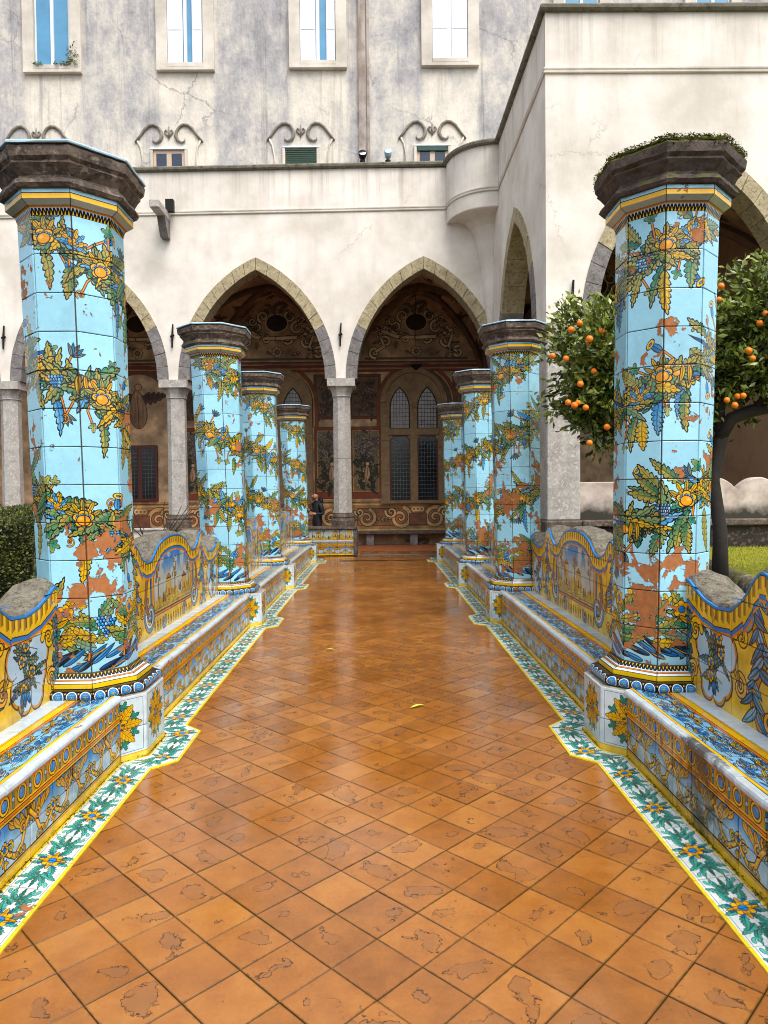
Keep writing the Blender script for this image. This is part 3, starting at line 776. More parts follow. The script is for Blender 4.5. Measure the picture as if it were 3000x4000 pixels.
def upper_mat():
    m, nt, b = newmat('stained grey render', Roughness=.9)
    geo = nt.nodes.new('ShaderNodeNewGeometry').outputs['Position']
    n1 = noise(nt, .45, 8, .68); n2 = noise(nt, 2.4, 8, .72, sc3=(1, 1, .55)); n3 = noise(nt, 9, 5, .6)
    f = mth(nt, 'ADD', mth(nt, 'ADD', mth(nt, 'MULTIPLY', n1, .45), mth(nt, 'MULTIPLY', n2, .45)), mth(nt, 'MULTIPLY', n3, .10))
    # rain-washed cleaner strips below each window
    x = N(nt, 'ShaderNodeSeparateXYZ', {0: geo}).outputs[0]
    ph = mth(nt, 'ABSOLUTE', mth(nt, 'SUBTRACT', mth(nt, 'FRACT', mth(nt, 'DIVIDE', mth(nt, 'ADD', x, 5.84+43.6275), 4.155)), .5))
    strip = mth(nt, 'MULTIPLY', ramp(nt, mth(nt, 'ADD', ph, mth(nt, 'MULTIPLY', mth(nt, 'SUBTRACT', n3, .5), .05)), [(.19, 1.), (.24, 0.)]), .10)
    f = mth(nt, 'ADD', f, strip)
    c = ramp(nt, f, [(.36, lin((.52, .52, .53))), (.47, lin((.68, .67, .67))), (.55, lin((.80, .78, .74))), (.68, lin((.92, .88, .82)))])
    vs = noise(nt, 1.0, 7, .7, sc3=(3.2, 1, .10))
    c = mix(nt, mth(nt, 'MULTIPLY', ramp(nt, vs, [(.54, 0.), (.70, 1.)]), .5), c, lin((.36, .35, .36)))
    v = N(nt, 'ShaderNodeTexVoronoi', {'Scale': .4, 'Vector': mix(nt, 1., geo, N(nt, 'ShaderNodeTexNoise', {'Scale': .9, 'Detail': 12, 'Roughness': .72, 'Vector': geo}).outputs[1], 'ADD')}, feature='DISTANCE_TO_EDGE')
    ck = mth(nt, 'MULTIPLY', ramp(nt, v.outputs['Distance'], [(.003, 1.), (.012, 0.)]), ramp(nt, noise(nt, .5, 2), [(.5, 0.), (.6, .6)]))
    c = mix(nt, ck, c, lin((.42, .40, .42)))
    nt.links.new(c, b.inputs['Base Color']); bump(nt, b, mth(nt, 'ADD', n2, mth(nt, 'MULTIPLY', n3, .4)), .5, .05)
    return m
M['upper'] = upper_mat()

def floor_mat():
    m, nt, b = newmat('wet worn terracotta', Roughness=.2)
    uv = nt.nodes.new('ShaderNodeUVMap').outputs[0]
    at = nt.nodes.new('ShaderNodeAttribute'); at.attribute_name = 'tint'
    sp = N(nt, 'ShaderNodeSeparateColor', {0: at.outputs['Color']})
    r1, r2, r3 = sp.outputs[0], sp.outputs[1], sp.outputs[2]
    geo = nt.nodes.new('ShaderNodeNewGeometry').outputs['Position']
    big = noise(nt, .9, 4, .6); mid = noise(nt, 7, 6, .65); fine = noise(nt, 70, 4, .6)
    f = mth(nt, 'ADD', mth(nt, 'ADD', mth(nt, 'MULTIPLY', big, .30), mth(nt, 'MULTIPLY', mid, .40)), mth(nt, 'ADD', mth(nt, 'MULTIPLY', r2, .17), mth(nt, 'MULTIPLY', fine, .14)))
    c = ramp(nt, f, [(.27, lin((.44, .255, .09))), (.50, lin((.60, .37, .14))), (.73, lin((.71, .48, .21)))])
    # worn hollow: one irregular blotch on many tiles
    ctr = N(nt, 'ShaderNodeVectorMath', {0: uv}, operation='SUBTRACT'); 
    off = N(nt, 'ShaderNodeCombineXYZ', {0: mth(nt, 'ADD', .34, mth(nt, 'MULTIPLY', r1, .32)), 1: mth(nt, 'ADD', .34, mth(nt, 'MULTIPLY', r3, .32)), 2: 0.})
    nt.links.new(off.outputs[0], ctr.inputs[1])
    rot = N(nt, 'ShaderNodeVectorRotate', {'Vector': ctr.outputs[0], 'Angle': mth(nt, 'MULTIPLY', r3, 12.)}, rotation_type='Z_AXIS')
    sc = N(nt, 'ShaderNodeMapping', {'Vector': rot.outputs[0], 'Scale': (1.0, 1.9, 1)})
    ln = N(nt, 'ShaderNodeVectorMath', {0: sc.outputs[0]}, operation='LENGTH').outputs['Value']
    bn = noise(nt, 9, 2, .5, geo, .4); bn2 = noise(nt, 34, 4, .7, geo, .5)
    size = mth(nt, 'SUBTRACT', mth(nt, 'MULTIPLY', mth(nt, 'FRACT', mth(nt, 'MULTIPLY', r2, 7.3)), .50), .10)
    d = mth(nt, 'SUBTRACT', mth(nt, 'ADD', ln, mth(nt, 'ADD', mth(nt, 'MULTIPLY', mth(nt, 'SUBTRACT', bn, .5), 1.7), mth(nt, 'MULTIPLY', mth(nt, 'SUBTRACT', bn2, .5), .62))), size)
    inside = ramp(nt, mth(nt, 'MULTIPLY', d, -1.), [(0., 0.), (.012, 1.)])
    edge = ramp(nt, mth(nt, 'ABSOLUTE', d), [(.012, 1.), (.03, 0.)])
    # small scattered pits
    pn = mth(nt, 'SUBTRACT', noise(nt, 30, 4, .65, geo, 1.2), .645)
    pit = mth(nt, 'MULTIPLY', ramp(nt, pn, [(0., 0.), (.01, 1.)]), ramp(nt, noise(nt, 2.1, 2), [(.48, 0.), (.6, 1.)]))
    c = mix(nt, mth(nt, 'MULTIPLY', inside, ramp(nt, noise(nt, 5, 3), [(.35, .2), (.65, .75)])), c, lin((.50, .33, .19)))
    c = mix(nt, mth(nt, 'MULTIPLY', edge, ramp(nt, noise(nt, 15, 3), [(.34, .30), (.52, .95)])), c, lin((.20, .13, .06)))
    c = mix(nt, mth(nt, 'MULTIPLY', pit, .6), c, lin((.25, .16, .08)))
    # moss and damp near the tile edge
    su = N(nt, 'ShaderNodeSeparateXYZ', {0: uv})
    eu = mth(nt, 'MINIMUM', mth(nt, 'MINIMUM', su.outputs[0], mth(nt, 'SUBTRACT', 1., su.outputs[0])), mth(nt, 'MINIMUM', su.outputs[1], mth(nt, 'SUBTRACT', 1., su.outputs[1])))
    em = ramp(nt, mth(nt, 'ADD', eu, mth(nt, 'MULTIPLY', mth(nt, 'SUBTRACT', bn2, .5), .06)), [(.0, .6), (.022, 0.)])
    c = mix(nt, em, c, lin((.24, .20, .08)))
    nt.links.new(c, b.inputs['Base Color'])
    wet = ramp(nt, noise(nt, 1.3, 4, .6), [(.38, 0.), (.60, 1.)])
    ro = mth(nt, 'ADD', mth(nt, 'ADD', .04, mth(nt, 'MULTIPLY', wet, .17)), mth(nt, 'MULTIPLY', fine, .08))
    nt.links.new(ro, b.inputs['Roughness'])
    b.inputs['Specular IOR Level'].default_value = .8
    h = mth(nt, 'ADD', mth(nt, 'SUBTRACT', mth(nt, 'MULTIPLY', mid, .5), mth(nt, 'MULTIPLY', mth(nt, 'ADD', inside, mth(nt, 'MULTIPLY', pit, .6)), .35)), mth(nt, 'MULTIPLY', fine, .10))
    bump(nt, b, h, .35, .006)
    return m
M['floor'] = floor_mat()

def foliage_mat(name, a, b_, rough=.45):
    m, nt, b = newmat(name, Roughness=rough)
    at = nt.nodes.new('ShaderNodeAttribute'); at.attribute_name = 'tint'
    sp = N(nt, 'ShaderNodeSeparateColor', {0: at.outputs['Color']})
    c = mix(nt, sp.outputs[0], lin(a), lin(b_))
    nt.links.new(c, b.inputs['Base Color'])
    b.inputs['Subsurface Weight'].default_value = 0
    return m
M['leaf'] = foliage_mat('glossy citrus leaf', (.15, .25, .08), (.60, .65, .26), .26)  # paler end of the mix carries painted leaf highlights
M['hedge'] = foliage_mat('box hedge leaf', (.12, .17, .06), (.44, .46, .16))
M['scroll'] = stone('weathered stucco scroll', (.38, .36, .32), (.60, .57, .52), 5)
M['grass'] = foliage_mat('lawn grass', (.40, .44, .03), (.74, .74, .10), .7)
M['lawn'] = plain('mossy lawn soil', (.50, .50, .06), .9, 0, .5, 6)
M['soil'] = plain('damp garden soil', (.22, .18, .12), .9, 0, .4, 3)
M['bark'] = plain('dark bark', (.17, .15, .13), .85, 0, .4, 14, .6)
M['orange'] = plain('orange peel', (.95, .50, .03), .42, 0, .12, 40, .15)
M['twig'] = plain('bare brown twig', (.26, .22, .14), .8)

# ------------------------------------------------------------------ mesh helpers
def link(name, me, parent=None, mats=()):
    o = bpy.data.objects.new(name, me); COL.objects.link(o)
    for m in mats: me.materials.append(m)
    if parent is not None: o.parent = parent
    return o
def mesh(name, V, F, mat=None, parent=None, uv=None, mi=None, smooth=False, tint=None):
    me = bpy.data.meshes.new(name); me.from_pydata([tuple(v) for v in V], [], F)
    mats = mat if isinstance(mat, (list, tuple)) else ([mat] if mat else [])
    o = link(name, me, parent, mats)
    if uv is not None:
        l = me.uv_layers.new(name='UVMap'); l.data.foreach_set('uv', np.asarray(uv, np.float32).ravel())
    if mi is not None: me.polygons.foreach_set('material_index', mi)
    if smooth: me.polygons.foreach_set('use_smooth', [True]*len(me.polygons))
    if tint is not None:
        a = me.color_attributes.new('tint', 'FLOAT_COLOR', 'CORNER')
        a.data.foreach_set('color', np.asarray(tint, np.float32).ravel())
    return o
def empty(name, loc=(0, 0, 0), **kw):
    o = bpy.data.objects.new(name, None); COL.objects.link(o); o.location = loc; o.empty_display_size = .2
    return tag(o, **kw)
def tag(o, label=None, cat=None, group=None, kind=None):
    if label: o['label'] = label
    if cat: o['category'] = cat
    if group: o['group'] = group
    if kind: o['kind'] = kind
    return o
class MB:
    """collects pieces into one mesh"""
    def __init__(s): s.V = []; s.F = []; s.UV = []; s.MI = []; s.T = []
    def add(s, V, F, uv=None, mi=0, tint=(.5, .5, .5)):
        o = len(s.V); s.V += [tuple(v) for v in V]
        for k, f in enumerate(F):
            s.F.append(tuple(i+o for i in f)); s.MI.append(mi)
            for i in f:
                s.UV.append(uv[i] if uv is not None else (0, 0)); s.T.append((*tint, 1))
    def box(s, x0, x1, y0, y1, z0, z1, mi=0):
        V = [(x, y, z) for z in (z0, z1) for y in (y0, y1) for x in (x0, x1)]
        s.add(V, [(0, 2, 3, 1), (4, 5, 7, 6), (0, 1, 5, 4), (2, 6, 7, 3), (0, 4, 6, 2), (1, 3, 7, 5)], None, mi)
    def build(s, name, mat=None, parent=None, smooth=False, loc=None):
        o = mesh(name, s.V, s.F, mat, parent, s.UV, s.MI, smooth, s.T)
        return o
def bevbox(mb, x0, x1, y0, y1, z0, z1, b=.01):
    """box with chamfered edges"""
    V = []; 
    for ax in range(3):
        pass
    xs, ys, zs = (x0, x1), (y0, y1), (z0, z1)
    idx = {}
    for i in (0, 1):
        for j in (0, 1):
            for k in (0, 1):
                for ax in range(3):
                    p = [xs[i], ys[j], zs[k]]
                    for a2, sgn in ((0, i), (1, j), (2, k)):
                        if a2 != ax: p[a2] += b*(1 if sgn == 0 else -1)
                    idx[(i, j, k, ax)] = len(V); V.append(tuple(p))
    F = []
    for i in (0, 1):
        F.append([idx[(i, 0, 0, 0)], idx[(i, 1, 0, 0)], idx[(i, 1, 1, 0)], idx[(i, 0, 1, 0)]][::(1 if i else -1)])
        F.append([idx[(0, i, 0, 1)], idx[(1, i, 0, 1)], idx[(1, i, 1, 1)], idx[(0, i, 1, 1)]][::(-1 if i else 1)])
        F.append([idx[(0, 0, i, 2)], idx[(1, 0, i, 2)], idx[(1, 1, i, 2)], idx[(0, 1, i, 2)]][::(1 if i else -1)])
    for a in (0, 1):
        for c in (0, 1):
            F.append([idx[(a, c, 0, 0)], idx[(a, c, 1, 0)], idx[(a, c, 1, 1)], idx[(a, c, 0, 1)]])
            F.append([idx[(a, 0, c, 0)], idx[(a, 1, c, 0)], idx[(a, 1, c, 2)], idx[(a, 0, c, 2)]])
            F.append([idx[(0, a, c, 1)], idx[(1, a, c, 1)], idx[(1, a, c, 2)], idx[(0, a, c, 2)]])
    for i in (0, 1):
        for j in (0, 1):
            for k in (0, 1): F.append([idx[(i, j, k, a)] for a in range(3)])
    mb.add(V, F)
def fixn(o):
    import bmesh
    bm = bmesh.new(); bm.from_mesh(o.data); bmesh.ops.recalc_face_normals(bm, faces=bm.faces); bm.to_mesh(o.data); bm.free(); return o
def boxo(name, x0, x1, y0, y1, z0, z1, mat, parent=None, b=0.):
    mb = MB()
    if b: bevbox(mb, x0, x1, y0, y1, z0, z1, b)
    else: mb.box(x0, x1, y0, y1, z0, z1)
    return fixn(mb.build(name, mat, parent))
def tile4(mb, P, n, t, uvr, jit=.0010, ch=.003, gap=.0026):
    """glazed tile on corners P (ccw seen from outside, behind plane), raised t along n with a chamfer."""
    P = [Vector(p) for p in P]; n = Vector(n).normalized(); c = sum(P, Vector())/4
    du = (P[1]-P[0]).normalized(); dv = (P[3]-P[0]).normalized()
    sg = [(1, 1), (-1, 1), (-1, -1), (1, -1)]
    h = [t+rnd.uniform(-jit, jit)*1.5 for _ in range(4)]
    back = [P[i]+(du*sg[i][0]+dv*sg[i][1])*gap for i in range(4)]
    mid = [back[i]+n*(h[i]-ch*.5) for i in range(4)]
    top = [back[i]+(du*sg[i][0]+dv*sg[i][1])*ch+n*h[i] for i in range(4)]
    V = back+mid+top; tint = (rnd.random(), rnd.random(), .5)
    (u0, v0), (u1, v1) = uvr[0], uvr[1]
    Lu = (P[1]-P[0]).length; Lv = (P[3]-P[0]).length
    uvc = []
    for set_ in (0., 0., ch):
        e = (gap+set_); a, b = e/Lu, e/Lv
        for i in range(4):
            fu = a if sg[i][0] > 0 else 1-a; fv = b if sg[i][1] > 0 else 1-b
            uvc.append((u0+(u1-u0)*fu, v0+(v1-v0)*fv))
    F = [(8, 9, 10, 11)]
    for i in range(4):
        j = (i+1) % 4
        F += [(4+i, 4+j, 8+j, 8+i), (i, j, 4+j, 4+i)]
    mb.add(V, F, uvc, 0, tint)
def tileo(name, P, n, t, uvr, mat, parent, label=None):
    mb = MB(); tile4(mb, P, n, t, uvr); o = mb.build(name, mat, parent)
    return o
def tube(mb, pts, rad, seg=8, mi=0, tint=(.5, .5, .5), cap=True):
    pts = [Vector(p) for p in pts]; rad = rad if isinstance(rad, (list, tuple)) else [rad]*len(pts)
    V = []; F = []; a = None
    for i, p in enumerate(pts):
        d = (pts[min(i+1, len(pts)-1)]-pts[max(i-1, 0)]).normalized()
        if a is None:
            ref = Vector((0, 0, 1)) if abs(d.z) < .8 else Vector((1, 0, 0)); a = d.cross(ref)
        else: a = a-d*a.dot(d)
        a.normalize(); b = d.cross(a)
        for k in range(seg):
            th = 2*math.pi*k/seg; V.append(p+(a*math.cos(th)+b*math.sin(th))*rad[i])
    for i in range(len(pts)-1):
        for k in range(seg):
            q = (k+1) % seg; F.append((i*seg+k, i*seg+q, (i+1)*seg+q, (i+1)*seg+k))
    if cap: F += [tuple(range(seg))[::-1], tuple((len(pts)-1)*seg+k for k in range(seg))]
    mb.add(V, F, None, mi, tint)
def octa_ring(mb, prof_, cx=0, cy=0, shear=None, faces=range(8), n=8, mi=0, sub=1, jit=0.):
    """octagonal lathe of a profile [(apothem, z)]"""
    V = []; F = []; rows = len(prof_); rr = random.Random(int(1000*prof_[0][0])+rows)
    S = n*sub
    for (a, z) in prof_:
        Rr = a/math.cos(math.pi/n)
        ring = []
        for k in range(n):
            t0 = (k-.5)*2*math.pi/n; t1 = (k+.5)*2*math.pi/n
            for s in range(sub):
                f = s/sub
                x = Rr*(math.cos(t0)*(1-f)+math.cos(t1)*f); y = Rr*(math.sin(t0)*(1-f)+math.sin(t1)*f)
                j = 1+rr.uniform(-jit, jit)
                p = (cx+x*j, cy+y*j, z+rr.uniform(-jit, jit)*.25)
                V.append(shear(p) if shear else p)
    for i in range(rows-1):
        for k in range(S):
            q = (k+1) % S; F.append((i*S+k, i*S+q, (i+1)*S+q, (i+1)*S+k))
    F += [tuple(range(S))[::-1], tuple((rows-1)*S+k for k in range(S))]
    mb.add(V, F, None, mi)

# ================================================================== SETTING: ground and path
YF, YW, YG = 18.4, 12.5, 22.1         # arcade plane, projecting wing plane, gallery back wall
g = MB(); g.box(-60, 60, -60, 80, -.5, -.06)
tag(fixn(g.build('ground', M['soil'])), kind='structure')
PYS = [4.6, 9.0, 12.4, 16.9]          # pillar rows (plus one behind the camera)
PYA = [.2]+PYS
walk = mesh('walkway', [(-1.56, -3, -.012), (1.56, -3, -.012), (1.56, 18.1, -.012), (-1.56, 18.1, -.012), (-1.56, -3, -.05), (1.56, -3, -.05), (1.56, 18.1, -.05), (-1.56, 18.1, -.05)],
            [(0, 1, 2, 3), (7, 6, 5, 4), (0, 4, 5, 1), (1, 5, 6, 2), (2, 6, 7, 3), (3, 7, 4, 0)], M['mortar'])
tag(walk, kind='structure')
def clipx(poly, lim, sgn):
    out = []
    for i in range(len(poly)):
        a, b = poly[i], poly[(i+1) % len(poly)]
        ia, ib = sgn*a[0] <= lim, sgn*b[0] <= lim
        if ia: out.append(a)
        if ia != ib:
            t = (sgn*lim-a[0])/(b[0]-a[0]); out.append((sgn*lim, a[1]+(b[1]-a[1])*t, a[2]+(b[2]-a[2])*t, a[3]+(b[3]-a[3])*t))
    return out
def clipy(poly, lim, sgn):
    out = []
    for i in range(len(poly)):
        a, b = poly[i], poly[(i+1) % len(poly)]
        ia, ib = sgn*a[1] <= sgn*lim, sgn*b[1] <= sgn*lim
        if ia: out.append(a)
        if ia != ib:
            t = (lim-a[1])/(b[1]-a[1]); out.append((a[0]+(b[0]-a[0])*t, lim, a[2]+(b[2]-a[2])*t, a[3]+(b[3]-a[3])*t))
    return out
TS = .2237; PX, PY_ = -.618, 3.193
tiles = []
q2 = math.sqrt(.5)
for i in range(-90, 91):
    for j in range(-90, 91):
        cx = PX+(i+j+1)*TS*q2; cy = PY_+(j-i)*TS*q2
        if abs(cx) > 1.7 or cy < .6 or cy > 18.3: continue
        gp = .0012+rnd.uniform(0, .0008)
        pts = []
        for (u, v) in ((0, 0), (1, 0), (1, 1), (0, 1)):
            uu = (i+u)*TS+(gp if u == 0 else -gp); vv = (j+v)*TS+(gp if v == 0 else -gp)
            pts.append((PX+(uu+vv)*q2, PY_+(vv-uu)*q2, u, v))
        p = clipx(clipx(pts, 1.346, 1), 1.346, -1); p = clipy(p, 18.1, 1) if len(p) > 2 else p
        if len(p) < 3: continue
        area = abs(sum(p[k][0]*p[(k+1) % len(p)][1]-p[(k+1) % len(p)][0]*p[k][1] for k in range(len(p))))/2
        if area < .0015: continue
        tiles.append((cy, p))
tiles.sort(key=lambda t: t[0])
tiles = [t for t in tiles if t[0] > 1.5]
far = MB()
for k, (cy, p) in enumerate(tiles):
    mb = far if k >= 300 else MB()
    n = len(p); dz = rnd.uniform(-.0012, .0012); tx, ty = rnd.uniform(-.006, .006), rnd.uniform(-.006, .006)
    mx = sum(q[0] for q in p)/n; my = sum(q[1] for q in p)/n
    A = 1 if sum(p[m][0]*p[(m+1) % n][1]-p[(m+1) % n][0]*p[m][1] for m in range(n)) > 0 else -1
    if A < 0: p = p[::-1]
    def zz(x, y): return dz+(x-mx)*tx+(y-my)*ty
    V = [(q[0], q[1], -.012) for q in p]+[(q[0], q[1], zz(q[0], q[1])-.0015) for q in p]
    ins = [(mx+(q[0]-mx)*.988, my+(q[1]-my)*.988) for q in p]
    V += [(x, y, zz(x, y)) for x, y in ins]
    uvs = [(q[2], q[3]) for q in p]*3
    F = [tuple(range(2*n, 3*n))]+[(m, (m+1) % n, n+(m+1) % n, n+m) for m in range(n)]+[(n+m, n+(m+1) % n, 2*n+(m+1) % n, 2*n+m) for m in range(n)]
    mb.add(V, F, uvs, 0, (rnd.random(), rnd.random(), rnd.random()))
    if mb is not far: mb.build('floor_tile', M['floor'], walk)
tag(far.build('floor_tile_field', M['floor'], walk), kind='stuff')

# border tiles along both edges, stepping round each pedestal
def border(side):
    inner, outer = [], []
    ys = PYA+[21.3]
    inner.append((1.56, 1.6)); outer.append((1.34, 1.6))
    for cy in PYS:
        inner += [(1.56, cy-.305), (1.437, cy-.178), (1.437, cy+.178), (1.56, cy+.305)]
        outer += [(1.34, cy-.40), (1.21, cy-.27), (1.21, cy+.27), (1.34, cy+.40)]
    inner.append((1.56, 17.7)); outer.append((1.34, 17.7))
    cnt = 0
    for k in range(len(inner)-1):
        a, b, c, d = inner[k], inner[k+1], outer[k+1], outer[k]
        L = math.hypot(b[0]-a[0], b[1]-a[1]); n = max(1, round(L/.22))
        for m in range(n):
            f0, f1 = m/n, (m+1)/n
            I0 = (lerp(a[0], b[0], f0), lerp(a[1], b[1], f0)); I1 = (lerp(a[0], b[0], f1), lerp(a[1], b[1], f1))
            O0 = (lerp(d[0], c[0], f0), lerp(d[1], c[1], f0)); O1 = (lerp(d[0], c[0], f1), lerp(d[1], c[1], f1))
            P = [(side*O0[0], O0[1], -.008), (side*O1[0], O1[1], -.008), (side*I1[0], I1[1], -.008), (side*I0[0], I0[1], -.008)]
            u0 = .5*(cnt % 2); uvr = ((u0, 0), (u0+.5, 1))
            if side > 0:
                P = [P[1], P[0], P[3], P[2]]; uvr = ((u0+.5, 0), (u0, 1))
            if n == 1 and L < .3: uvr = ((uvr[0][0], 0), (uvr[0][0]+(uvr[1][0]-uvr[0][0])*.8, 1))
            mbt = MB(); tile4(mbt, P, (0, 0, 1), .016, uvr, .0012, .003, .0034); mbt.build('border_tile', M['border'], walk); cnt += 1
border(-1); border(1)

# ================================================================== majolica pillars
def shaft_a(z): return lerp(.271, .291, (z-.555)/2.77)
def pillar(cx, cy, mirror, tex, lean, top, label, z0=0.):
    root = empty('tiled_pillar', (cx, cy, 0), label=label, cat='pillar', group='octagonal majolica pillars along the walk')
    def sh(p):
        z = p[2]+.02*max(0, min(1, (p[2]-.6)/2.7)); z = z if z < 3.34 else 3.34+(z-3.34)*.81
        return (p[0]+lean*max(0, p[2]-.50), p[1], z)
    c22 = math.cos(math.pi/8)
    def corner(a, k, z, dr=0.):
        th = (k-.5)*math.pi/4; Rr = (a+dr)/c22
        return sh((Rr*math.cos(th), Rr*math.sin(th), z))
    side = -1 if cx < 0 else 1        # walkway lies at -side
    # core
    core = MB(); octa_ring(core, [(.262, .42), (.262, .56), (.283, 3.33), (.283, 3.50)], 0, 0, sh); core.build('core', M['mortar'], root)
    # shaft tiles
    for row in range(12):
        z0_ = .555+2.77*row/12; z1_ = .555+2.77*(row+1)/12
        for k in range(8):
            a0, a1 = shaft_a(z0_)-.010, shaft_a(z1_)-.010
            P = [corner(a0, k, z0_), corner(a0, k+1, z0_), corner(a1, k+1, z1_), corner(a1, k, z1_)]
            th = k*math.pi/4
            if not mirror: u = ((k+2) % 8)/8; uv = ((u, row/12), (u+.125, (row+1)/12))
            else: u = ((-k+6-1+1) % 8)/8; uv = ((u+.125, row/12), (u, (row+1)/12))
            tileo('shaft_tile', P, (math.cos(th), math.sin(th), 0), .010, uv, M['shaft'][tex], root)
    # mouldings as one shaped tile per face
    def mould(name, pr, mat):
        L = [0]
        for i in range(1, len(pr)): L.append(L[-1]+math.hypot(pr[i][0]-pr[i-1][0], pr[i][1]-pr[i-1][1]))
        vs = [l[2] for l in pr]
        for k in range(8):
            V = []; uv = []
            for (a, z, v) in pr:
                g_ = .0025
                p0 = Vector(corner(a, k, z)); p1 = Vector(corner(a, k+1, z)); d = (p1-p0).normalized()
                V += [p0+d*g_, p1-d*g_]; uv += [(0, v), (1, v)]
            F = [(2*i, 2*i+1, 2*i+3, 2*i+2) for i in range(len(pr)-1)]
            mb = MB(); mb.add(V, F, uv, 0, (rnd.random(), .5, .5)); mb.build(name, mat, root)
    tor = [(.368+.037*math.sin(t), .4425-.0325*math.cos(t), .45*(t/math.pi)) for t in [math.pi*i/8 for i in range(9)]]
    tor = [(.30, .409, 0)]+tor
    mould('base_moulding', tor+[(.345, .476, .46), (.345, .507, .62), (.325, .512, .66), (.318, .525, .74), (.300, .530, .80), (.285, .556, 1.)], M['base'])
    mould('cornice_moulding', [(.288, 3.322, 0), (.300, 3.375, .31), (.312, 3.388, .40), (.350, 3.420, .59), (.350, 3.488, .99), (.30, 3.490, 1.)], M['cornice'])
    inner = MB(); octa_ring(inner, [(.30, .412), (.342, .43), (.342, .50), (.29, .52), (.27, .56)], 0, 0, sh); octa_ring(inner, [(.27, 3.30), (.295, 3.37), (.33, 3.41), (.34, 3.485)], 0, 0, sh)
    inner.build('moulding_core', M['mortar'], root)
    # stone cap
    cap = MB(); octa_ring(cap, [(.30, 3.486), (.372, 3.492), (.388, 3.515), (.380, 3.545), (.360, 3.560), (.358, 3.580), (.385, 3.625), (.402, 3.650), (.398, 3.668), (.420, 3.690), (.424, 3.755), (.405, 3.782), (.2, 3.79)], 0, 0, sh, sub=7, jit=.013)
    cp = cap.build('stone_cap', M['piperno_moss'] if top == 'moss' else M['piperno'], root)
    if top == 'moss':
        mm = MB(); r2 = random.Random(5)
        octa_ring(mm, [(.395, 3.785), (.410, 3.780), (.415, 3.795), (.38, 3.808), (.1, 3.812)], 0, 0, sh, sub=9, jit=.022); mm.build('moss_cushion', M['moss'], root)
        tf = MB()
        for q in range(7000):
            k = r2.randrange(8); f = r2.random(); a = r2.uniform(.385, .43); zz_ = 3.812-r2.uniform(0, .15)*r2.random()*(.4+.6*math.sin(k*2.1+f*5)**2)
            p0 = Vector(corner(a, k, zz_)); p1 = Vector(corner(a, k+1, zz_)); p = p0.lerp(p1, f)
            s_ = r2.uniform(.004, .013)
            d = [Vector((r2.uniform(-1, 1), r2.uniform(-1, 1), r2.uniform(-.4, 1)))*s_ for _ in range(3)]
            tf.add([p+d[0], p+d[1], p+d[2]], [(0, 1, 2)])
        tag(tf.build('moss_tuft', M['moss'], root), kind='stuff')
    else:
        ld = MB(); octa_ring(ld, [(.400, 3.782), (.432, 3.776), (.434, 3.786), (.43, 3.798), (.2, 3.812)], 0, 0, sh, sub=4, jit=.006); ld.build('lead_sheet', M['lead'], root)
    # pedestal: front faces toward the walk
    s = -side
    pc = cx
    fx = s*(abs(cx)-1.437); bx = s*(abs(cx)-1.56)
    pts = [(bx, -.305), (fx, -.178), (fx, .178), (bx, .305)]
    body = MB()
    xb = s*(-.10)
    # solid pedestal body, narrower at the back where it meets the bench
    poly = [(xb, -.305), (bx-s*.012, -.305), (fx-s*.012, -.178), (fx-s*.012, .178), (bx-s*.012, .305), (xb, .305)]
    V = [(x, y, z) for z in (-.02, .408) for x, y in poly]; n = 6
    F = [tuple(range(n))[::-1], tuple(range(n, 2*n))]+[(i, (i+1) % n, n+(i+1) % n, n+i) for i in range(n)]
    body.add(V, F); fixn(body.build('pedestal', M['palemortar'], root))
    faces = [((pts[0]), (pts[1]), .55, 1.0), ((pts[1]), (pts[2]), 0., 1.), ((pts[2]), (pts[3]), 0., .45)]
    for (p0, p1, u0, u1) in faces:
        if s < 0: pass
        e = Vector((p1[0]-p0[0], p1[1]-p0[1], 0)); nrm = Vector((e.y, -e.x, 0)).normalized()
        if nrm.x*s < 0: nrm = -nrm
        a, b_ = Vector((p0[0], p0[1], 0)), Vector((p1[0], p1[1], 0))
        fl = (u0, u1)
        up = Vector((0, 0, 1))
        if (b_-a).cross(up).dot(nrm) < 0: a, b_ = b_, a; fl = (u1, u0)
        inw = -nrm*.012
        for (za, zb) in ((0., .205), (.205, .408)):
            P = [a+inw+up*za, b_+inw+up*za, b_+inw+up*zb, a+inw+up*zb]
            if abs(u1-u0) > .9:
                m_ = (a+b_)/2+inw
                for (q0, q1, w0, w1) in ((a+inw, m_, fl[0], .5), (m_, b_+inw, .5, fl[1])):
                    tileo('pedestal_tile', [q0+up*za, q1+up*za, q1+up*zb, q0+up*zb], nrm, .012, ((w0, za/.41), (w1, zb/.41)), M['rosette'], root)
            else:
                tileo('pedestal_tile', P, nrm, .012, ((fl[0], za/.41), (fl[1], zb/.41)), M['rosette'], root)
    return root
LX = [1.85, 1.91, 1.94, 1.89]
names = ['nearest', 'second', 'third', 'farthest']
PLAB = {
 (-1, 0): 'nearest left majolica pillar, grey lead sheet on its dark cap and clay showing low on its shaft',
 (1, 0): 'nearest right majolica pillar with thick green moss on its dark stone cap, orange tree behind it',
 (-1, 1): 'second majolica pillar on the left side of the walk, before the low mossy garden wall',
 (1, 1): 'second majolica pillar on the right side, standing before the narrow side arch',
 (-1, 2): 'third majolica pillar from the camera on the left side of the walk',
 (1, 2): 'third majolica pillar from the camera on the right side, partly behind the second',
 (-1, 3): 'farthest left majolica pillar beside the man and the tiled parapet',
 (1, 3): 'farthest right majolica pillar beside the double leaded window'}
